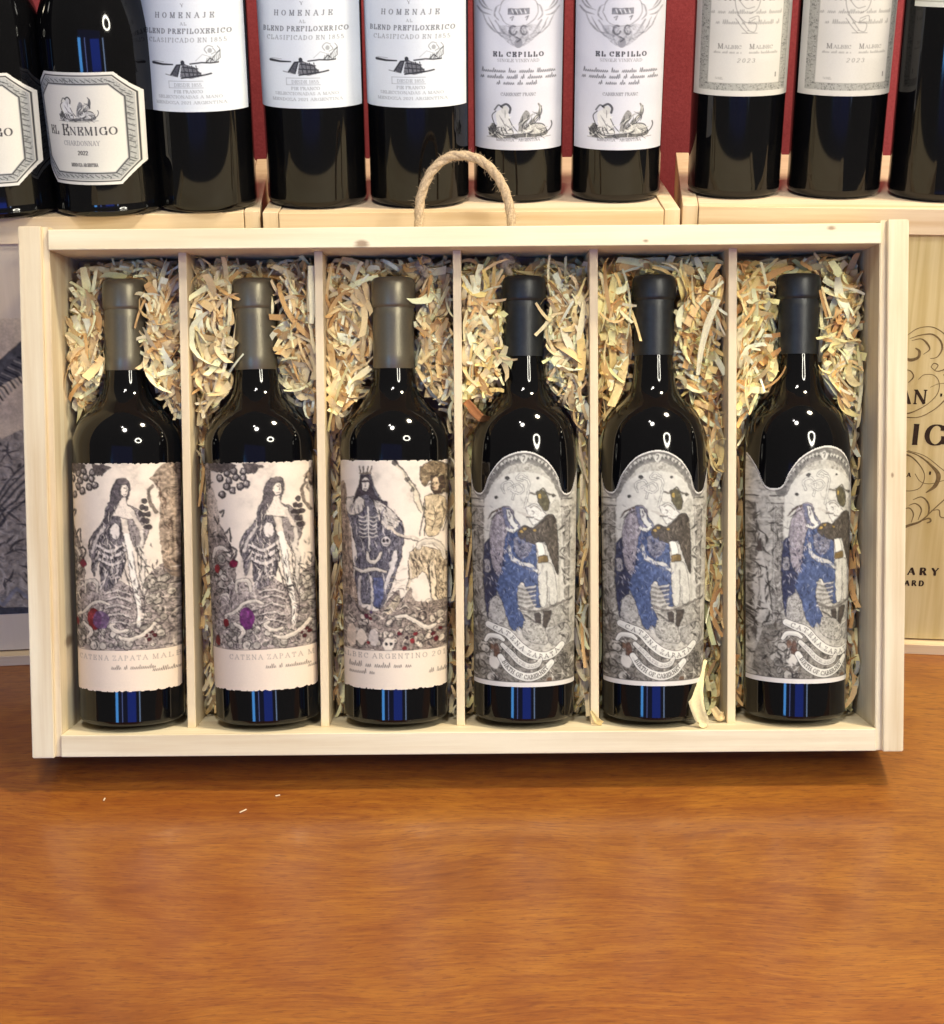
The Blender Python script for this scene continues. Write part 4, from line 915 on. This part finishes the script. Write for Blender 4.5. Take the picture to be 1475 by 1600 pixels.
sw([(225,365),(250,385),(280,400)],[1.0,2.0,1.8])
sw([(212,466),(222,466)],[2.4,2.4],mbk)
sw([(20,760),(80,780),(130,830),(150,880),(130,935),(80,955),(20,950)],[1.9,1.1,.7,.7,.6,.6])
sw([(20,745),(110,770),(180,820),(220,870),(205,925),(160,962)],[.6,.8,1.8,3.6,3.2,.8])
sw([(100,865),(130,905),(180,915),(250,895)],[.5,.6,.6]); sw([(60,748),(150,775),(240,840),(300,880)],[.5,.6,.6])
sw([(172,860),(182,860)],[2.8,2.8],mbk)
sw([(20,1160),(80,1135),(140,1110),(200,1050),(270,980)],[2.6,2.0,1.0,.8])
sw([(95,1000),(140,985),(175,1020),(175,1075),(140,1110)],[.6,1.0,1.5,1.2,.6])
sw([(75,1030),(110,1020),(140,1050),(125,1105)],[.5,1.0,1.2,.5]); sw([(50,1050),(80,1045),(100,1075),(90,1120)],[.5,1.0,1.1,.5])
sw([(140,1110),(180,1095),(190,1110),(170,1120)],[.9,1.6,1.0]); sw([(190,1055),(230,1050),(240,1085),(280,1090)],[.6,.9,.9])
o=mbk.build('printed_lettering',M_ink,crR); o['kind']='stuff'; o=mbs.build('printed_swirls',M_inklt,crR); o['kind']='stuff'

# ------------------------------------------------------------------ standing bottles
def std_prof(r,hb,hs,hn,htop,taper=.985,rn=14.2):
    P=[(0,4),(r*.66,3),(r*.80,.6),(r*.88,.2),(r*.955,1.8),(r*.985,5),(r*taper,10),(r*taper,40),(r,hb*.8),(r,hb)]
    for t in np.linspace(.08,1,14):
        s=t*t*(3-2*t); P.append((r+(rn+1.2-r)*s,hb+(hs-hb)*t))
    P+=[(rn,hs+12),(rn-.3,hn),(rn-.3,htop-10)]; return P
def cap_prof(hn,htop,rn):
    return [(rn+.2,hn),(rn+.3,hn+.1),(rn+.5,htop-22),(rn+.3,htop-20.5),(rn+1.3,htop-19),(rn+1.5,htop-6),(rn+.9,htop-2),(rn-1,htop),(0,htop)]
def homenaje():
    # units: source px of the label
    cv=Canvas(-76,-190,76,174,1.15,(222,229,236)); n=vnoise(cv.h,cv.w,60,401,2); cv.blend(np.clip(n-.5,0,.2),(200,208,216))
    K=(84,88,98)
    cv.text('HOMENAJE',0,21,8.0,K,.85,width=84,thick=.2,thin=.1,center=True,slant=.1,track=.75)
    cv.text('Y',0,4,5,K,.7,center=True); cv.text('AL',0,33,4.4,K,.7,center=True,track=.4)
    cv.text('BLEND PREFILOXERICO',0,46,7.2,K,.9,width=124,thick=.22,thin=.12,center=True,slant=.1,track=.35)
    cv.text('CLASIFICADO EN 1855',0,60,6.6,K,.6,width=112,thick=.2,thin=.1,center=True,slant=.1,track=.35)
    D_=(48,50,58)
    cv.stroke([(-52,94),(-36,96),(-20,96)],[4.5,3.4,2.2],D_); cv.stroke([(-50,91),(-34,92)],1.2,D_,.5)
    cv.poly([(-24,112),(-16,98),(-8,96),(-12,112),(-16,116)],(90,92,100),1,0,.7,403,3,D_); cv.stroke([(-24,113),(-14,97),(-6,96)],2.4,D_); cv.stroke([(-14,115),(-9,98)],2,D_)
    cv.poly([(-10,116),(-8,102),(-5,92),(0,96),(12,100),(20,110),(22,115),(6,119)],(120,122,128),1,0,.8,405,3,D_); cv.ell(-5,93,3,4,D_); cv.stroke([(-5,100),(16,103)],2,D_); cv.stroke([(-8,108),(20,110)],2,D_); cv.stroke([(-8,118),(26,113),(34,111)],2.6,D_); cv.stroke([(-32,112),(-14,116)],1.6,D_,.7)
    for x in (-4,2,8,14): cv.stroke([(x,98),(x+2,116)],1.6,D_,.9)
    cv.stroke([(6,95),(22,93),(34,94),(44,93)],2.4,D_); cv.stroke([(14,90),(24,80),(34,84)],1,D_,.45); cv.stroke([(34,92),(40,82),(47,74)],1.5,D_,.8); cv.stroke([(38,94),(47,86),(47,74)],1.4,D_,.7); cv.stroke([(28,93),(34,86),(38,90)],1.8,D_,.9)
    for k in range(7): cv.stroke([(28+k*2.6,94),(30+k*2.6,86-k)],1,D_,.7)
    for p in ([(30,78),(27,72),(32,66),(38,68)],[(36,80),(41,76),(38,70)],[(42,78),(47,73),(44,67)]): cv.stroke(p,1.5,D_,.55,4)
    cv.ell(34,74,3,4,D_,.5)
    L_=(150,156,164); cv.stroke([(-28,123),(22,123)],1,L_,.8); cv.stroke([(-28,134),(22,134)],1,L_,.8); cv.stroke([(-28,123),(-28,134)],1,L_,.8)
    cv.text('DESDE 1855',0,132,5.4,L_,.8,width=40,center=True); cv.text('PIE FRANCO',0,142.5,4.8,L_,.95,width=42,center=True)
    cv.text('SELECCIONADAS A MANO',0,151,4.6,L_,.95,width=94,center=True); cv.text('MENDOZA 2021 ARGENTINA',0,160.5,4.6,L_,.95,width=104,center=True)
    for y in (-20,-40,-75,-110): cv.text('ESTIRPE VALLE DE UCO',0,y,6,K,.6,width=90,center=True)
    return cv
def figs(cv,cx,cy,s,K):
    """two reclining engraved figures"""
    q=lambda P:[(cx+x*s,cy+y*s) for x,y in P]
    cv.poly(q([(-46,20),(-40,8),(-30,14),(-22,26),(0,24),(20,22),(44,20),(40,29),(0,31),(-40,31)]),(110,110,110),1,5,.8,501,4,K)
    cv.poly(q([(-32,10),(-34,-8),(-26,-14),(-16,-10),(-12,2),(-10,14),(-6,24),(-24,26),(-34,20)]),(222,222,220),1,5); cv.stroke(q([(-34,-12),(-40,-4),(-36,10),(-30,24)]),1.6,K,.9,4)
    cv.ell(cx-20*s,cy-14*s,6*s,7*s,(206,206,204)); cv.stroke(q([(-26,-20),(-18,-24),(-12,-18),(-13,-10)]),3.6*s,K,.9,5); cv.stroke(q([(-36,-14),(-30,-22),(-24,-18)]),2.6*s,K,.8,5)
    cv.stroke(q([(-26,0),(-20,12),(-18,24)]),1.3,K,.7,4); cv.stroke(q([(-14,0),(-8,12),(0,22)]),1.6,K,.8,4)
    cv.poly(q([(0,22),(2,6),(6,-6),(12,-14),(18,-8),(16,2),(10,10),(14,20)]),(150,150,150),1,5,.7,503,3,K); cv.stroke(q([(6,22),(8,8),(16,0)]),2.2*s,K,.8,5)
    cv.stroke(q([(18,10),(26,0),(32,-8),(34,-18),(31,-24)]),[5*s,5*s,5*s,4*s,2.4*s],(120,120,120),1,5); cv.stroke(q([(20,12),(30,2),(36,-10),(35,-20)]),1.5,K,.9,5)
    cv.poly(q([(12,14),(24,8),(36,10),(42,18),(36,24),(16,24)]),(196,196,194),1,5,.5,505,3,K); cv.stroke(q([(10,16),(24,8),(38,10),(44,20)]),1.8,K,.9,5)
    cv.stroke(q([(40,24),(48,20),(52,12),(51,6)]),2*s,K,.9,4); cv.stroke(q([(-48,31),(0,33),(50,30)]),1.4,K,.5,4)
    cv.folds(q([(-34,-8),(-16,-10),(-6,24),(-34,22)]),int(14),1.3,511,(6*s,14*s),(1,2),[K,(150,150,150),(236,236,232)],.5,.8)
    cv.folds(q([(-46,10),(46,12),(46,30),(-46,30)]),46,.3,512,(6*s,16*s),(1,2.4),[K,(130,130,130),(222,222,218)],.8,.85)
    cv.folds(q([(2,20),(6,-6),(18,-8),(34,-18),(36,0),(20,20)]),26,2.0,513,(6*s,14*s),(1,2.2),[K,(150,150,150),(214,214,210)],.5,.85)
    for k in range(5): cv.stroke(q([(-46+k*5,16),(-42+k*5,27)]),1.5,K,.85)
def cepillo():
    cv=Canvas(-66,-190,66,232,1.25,(212,214,224)); n=vnoise(cv.h,cv.w,60,411,2); cv.blend(np.clip(n-.5,0,.2),(190,192,204)); K=(70,72,84)
    for sgn in (-1,1):
        for p in ([(4,66),(10,60),(14,44),(6,34),(12,28)],[(8,58),(24,50),(36,38),(44,22)],[(20,46),(34,44),(46,32),(52,16)],[(28,26),(34,18),(32,6),(26,2)],[(38,12),(48,8),(56,0),(58,-8)],[(40,18),(50,16),(60,6)],[(44,8),(50,0),(56,-10)],[(6,40),(16,34),(12,30)],[(10,52),(22,44),(34,26)],[(2,36),(8,46),(2,56)]):
            cv.stroke([(sgn*x,y) for x,y in p],[.6,2.4,2.0,.6,.5][:len(p)],K,.5,5)
    cv.poly([(-30,34),(30,34),(18,58),(0,68),(-18,58)],(168,170,180),.5,5,.6,413,6,K)
    cv.ell(0,16,28,22,(212,214,224),.9); cv.stroke([(-28,14),(-22,-4),(0,-10),(22,-4),(28,14),(16,32),(0,36),(-16,32),(-28,14)],1.2,K,.5,5)
    cv.poly([(-15,8),(15,8),(15,17),(-15,17)],(120,122,132),1,0); 
    for x in (-10,-4,2,8): cv.stroke([(x,10),(x+2,15)],2,(206,208,216))
    cv.stroke([(-12,22),(-8,20),(-10,26)],1.5,K,.7); cv.stroke([(10,22),(14,20),(12,26)],1.5,K,.7)
    for (cx,cy) in ((-8,42),(8,42)): cv.stroke(arc(cx,cy,5,7,20,300,10),2.4,K,.7)
    cv.ell(0,62,6,7,(150,152,162)); cv.stroke([(-3,52),(3,56),(-2,60)],2,K,.8)
    cv.organic(651,1.2,.6,1.2,y1=72,cell=5)
    cv.text('EL CEPILLO',0,82,6.6,(54,56,68),.95,width=74,thick=.34,thin=.16,center=True,track=.45)
    cv.text('SINGLE VINEYARD',0,90.5,4.4,K,.6,width=62,center=True)
    for k,(w_,y) in enumerate(((108,107),(112,116.5),(64,126))): cv.scribble(-w_/2,w_/2,y,6.5,(58,60,72),.8,31+k,1.15)
    cv.text('CABERNET FRANC',0,144,4.6,(70,72,84),.7,width=52,center=True,thick=.2,thin=.12)
    figs(cv,0,181,.98,(44,46,54)); cv.text('MENDOZA - ARGENTINA',0,217,4.2,K,.8,width=66,center=True)
    cv.text('GRAN ENEMIGO',0,-40,12,K,.95,width=96,center=True); return cv
def mm_label():
    cv=Canvas(-70,-190,70,150,1.2,(214,212,204)); n=vnoise(cv.h,cv.w,60,421,2); cv.blend(np.clip(n-.5,0,.2),(190,188,178)); K=(112,110,106)
    fr=((abs(cv.X)>53)&(abs(cv.X)<64)&(cv.Y<141)&(cv.Y>-170))|((cv.Y>130)&(cv.Y<141)&(abs(cv.X)<64)); ik=cv.ink(5,423,1.2)
    cv.blend(fr*1.0,(176,176,168)); cv.blend(fr*ik*.85,(86,88,86))
    cv.stroke([(-53,-170),(-53,130),(53,130),(53,-170)],1,(150,150,142),.8)
    cv.text('CHACAYES',0,2,10,(100,98,94),.85,width=96,center=True,thick=.2,thin=.1,track=.3)
    for p in ([(-14,-20),(-20,0),(-16,20),(-4,40),(2,48)],[(10,-20),(16,0),(12,16),(2,22)],[(-16,24),(-2,36),(10,30)],[(0,36),(12,38),(10,50),(0,48)],[(-8,52),(14,52)],[(-16,0),(-4,14),(8,12)],[(-18,30),(-8,44),(0,52)],[(2,30),(14,26),(16,34)]): cv.stroke(p,1.5,K,.55,5)
    for k,(w_,y) in enumerate(((104,22),(90,38))): cv.scribble(-w_/2,w_/2,y,6,K,.55,51+k,1.1)
    cv.text('M',-41,76,7,(110,108,104),.85,thick=.2,thin=.1); cv.text('ALBEC',-32,76,5,(120,118,114),.8,width=24,thick=.2,thin=.1); cv.text('M',4,76,7,(110,108,104),.85,thick=.2,thin=.1); cv.text('ALBEC',13,76,5,(120,118,114),.8,width=26,thick=.2,thin=.1)
    cv.scribble(-46,-8,83,3.6,K,.5,61,1); cv.scribble(4,46,83,3.6,K,.5,62,1)
    cv.text('2023',0,97,6,(120,118,112),.85,width=26,center=True,slant=.15,thick=.16,track=.4)
    cv.text('750ML',-38,124,3,K,.7,center=True); cv.text('14',48,120,6,K,.9,center=True,thick=.3); return cv
def enemigo():
    cv=Canvas(-90,-4,90,184,1.35,(204,204,198)); cv.dx=0
    oc=lambda m:[(-58+m*.4,m),(58-m*.4,m),(88-m,32+m*.4),(88-m,146-m*.4),(58-m*.4,180-m),(-58+m*.4,180-m),(-88+m,146-m*.4),(-88+m,32+m*.4)]
    out=cv.mask(oc(0)); cv.keep&=out>.4
    cv.blend(cv.mask(oc(0)),(222,220,212)); cv.stroke(oc(6)+oc(6)[:1],2.2,(60,60,62)); cv.blend(cv.mask(oc(8)),(176,178,176))
    b=cv.mask(oc(9))*(1-cv.mask(oc(19))); cv.blend(b*cv.ink(8,431,1.1)*.7,(92,96,96))
    P=np.array(oc(14)+oc(14)[:1]); 
    for i in range(len(P)-1):
        L=np.hypot(*(P[i+1]-P[i])); 
        for t in np.arange(3,L,9): 
            x,y=P[i]+(P[i+1]-P[i])*t/L; cv.stroke([(x-3,y-2),(x+3,y+2)],1.6,(66,68,70),.8)
    cv.stroke(oc(19)+oc(19)[:1],2.0,(70,70,72)); cv.blend(cv.mask(oc(21)),(222,220,210))
    figs(cv,-2,56,.68,(60,60,62))
    st='EL'; K=(58,56,58)
    cv.text('EL',-57,99,12.5,K,.95,width=17,thick=.2,thin=.07); cv.text('E',-31,99.5,16,K,.95,thick=.22,thin=.07); cv.text('NEMIGO',-17,99,12,K,.95,width=74,thick=.22,thin=.07,track=.2)
    cv.text('CHARDONNAY',0,116,7,(150,148,146),.9,width=62,center=True); cv.text('2022',2,131,6,(90,88,86),.95,width=17,center=True,thick=.3,thin=.18)
    cv.text('MENDOZA ARGENTINA',2,150,5,(96,94,92),.9,width=46,center=True,thick=.24,thin=.16); return cv
def band_label():
    cv=Canvas(-70,-100,70,32,1.0,(206,208,190)); cv.blend((cv.Y>24)*1.0,(222,224,208)); cv.stroke([(-70,24),(70,24)],1.4,(150,150,130),.9); cv.poly([(-12,-2),(40,-2),(40,6),(-12,6)],(96,100,96),.9,0); cv.text('RESERVA',10,18,6,(110,112,104),.7,width=60,center=True); return cv
PX=2.045
prof_h=std_prof(38.2,200,248,262,312); prof_c=std_prof(34.6,205,250,264,316); prof_m=std_prof(36.0,200,248,262,312); prof_b=std_prof(42.2,120,215,235,300,.96,14.5); prof_l=std_prof(38,205,250,264,316)
def mk(prof,hn,ht): 
    g=lathe_mesh('glass_body',resample(prof,3),80); g.materials.append(M_glass); c=lathe_mesh('capsule',cap_prof(hn,ht,14),48); return g,c
gh,ch=mk(prof_h,258,312); gc,cc=mk(prof_c,262,316); gm,cm=mk(prof_m,258,312); gb,cb=mk(prof_b,236,300); gl,cl=mk(prof_l,262,316)
for c,m_ in ((ch,M_capC),(cc,M_capR),(cm,M_capC),(cb,M_capA),(cl,M_capC)): c.materials.append(m_)
def lm(cv,R,prof,y1,zb,upm): 
    me=canvas_mesh('paper_label',cv,wrap(0,R,0,zb+y1/upm,upm,prof)); me.materials.append(M_label); return me
lh=lm(homenaje(),77,prof_h,174,73,2.36); lc=lm(cepillo(),69.5,prof_c,232,39,2.22); lmm=lm(mm_label(),72,prof_m,150,76,2.18); le=lm(enemigo(),93,prof_b,180,24,2.28); ll=lm(band_label(),76,prof_l,32,139,2.1)
I4=Matrix()
G2='bottles standing on the closed crates'
std=[(-.3475,1.1520,gb,cb,le,'burgundy-shaped bottle cut off by the left photo edge, octagonal label',-.002,-5),
(-.2690,1.1570,gb,cb,le,'broad-shouldered bottle with a whole octagonal framed label and white engraved figures',.0,-12),
(-.1985,1.1670,gh,ch,lh,'leftmost of three bottles with a white label showing a small ink sketch',.002,-3),
(-.1160,1.1810,gh,ch,lh,'sketch-labelled bottle at the left end of the middle crate',.0,-3),
(-.0380,1.1815,gh,ch,lh,'sketch-labelled bottle partly behind the left side of the rope handle',.0,-6),
(.0376,1.1980,gc,cc,lc,'slim bottle with lilac-white EL CEPILLO label partly behind the rope loop',.0,-2),
(.1125,1.1940,gc,cc,lc,'slim EL CEPILLO bottle at the right end of the middle crate',.0,-2),
(.2060,1.2070,gm,cm,lmm,'bottle with grey framed label at the left end of the right crate',.0,-3),
(.2830,1.2030,gm,cm,lmm,'grey framed label bottle standing second on the right crate',.0,1),
(.3600,1.1880,gl,cl,ll,'dark bottle cut off by the right photo edge, only its pale label band showing',.0,0)]
for x,y,g,c,l,lb,lean,rz in std: bottle('wine_bottle',I4,(x,y,HC),rad(rz),g,c,l,lb,G2,0,lean)

# ------------------------------------------------------------------ ring lamp on its stand (out of frame; the glass mirrors it)
rl=empty('ring_lamp',(.78,-.22,1.12)); tag(rl,'glowing ring lamp whose reflection shows in the bottle shoulders','lamp')
rl.rotation_euler=(Vector((0,1.0,.25))-Vector((.78,-.22,1.12))).to_track_quat('-Z','Y').to_euler()
pts=[(.20*math.cos(t),.20*math.sin(t),0) for t in np.linspace(0,2*PI,65)]
m,nt,b=new_mat('ring_lamp_glow'); b.inputs['Emission Color'].default_value=(1,.95,.80,1); b.inputs['Emission Strength'].default_value=62
mb=MB(); V=[];F=[]
for i in range(64):
    t=2*PI*i/64
    for j in range(10):
        q=2*PI*j/10; V.append(((.19+.034*math.cos(q))*math.cos(t),(.19+.034*math.cos(q))*math.sin(t),.010*math.sin(q)))
for i in range(64):
    for j in range(10): F.append((i*10+j,((i+1)%64)*10+j,((i+1)%64)*10+(j+1)%10,i*10+(j+1)%10))
mb.add(V,F); mb.build('ring_tube',m,rl,True)
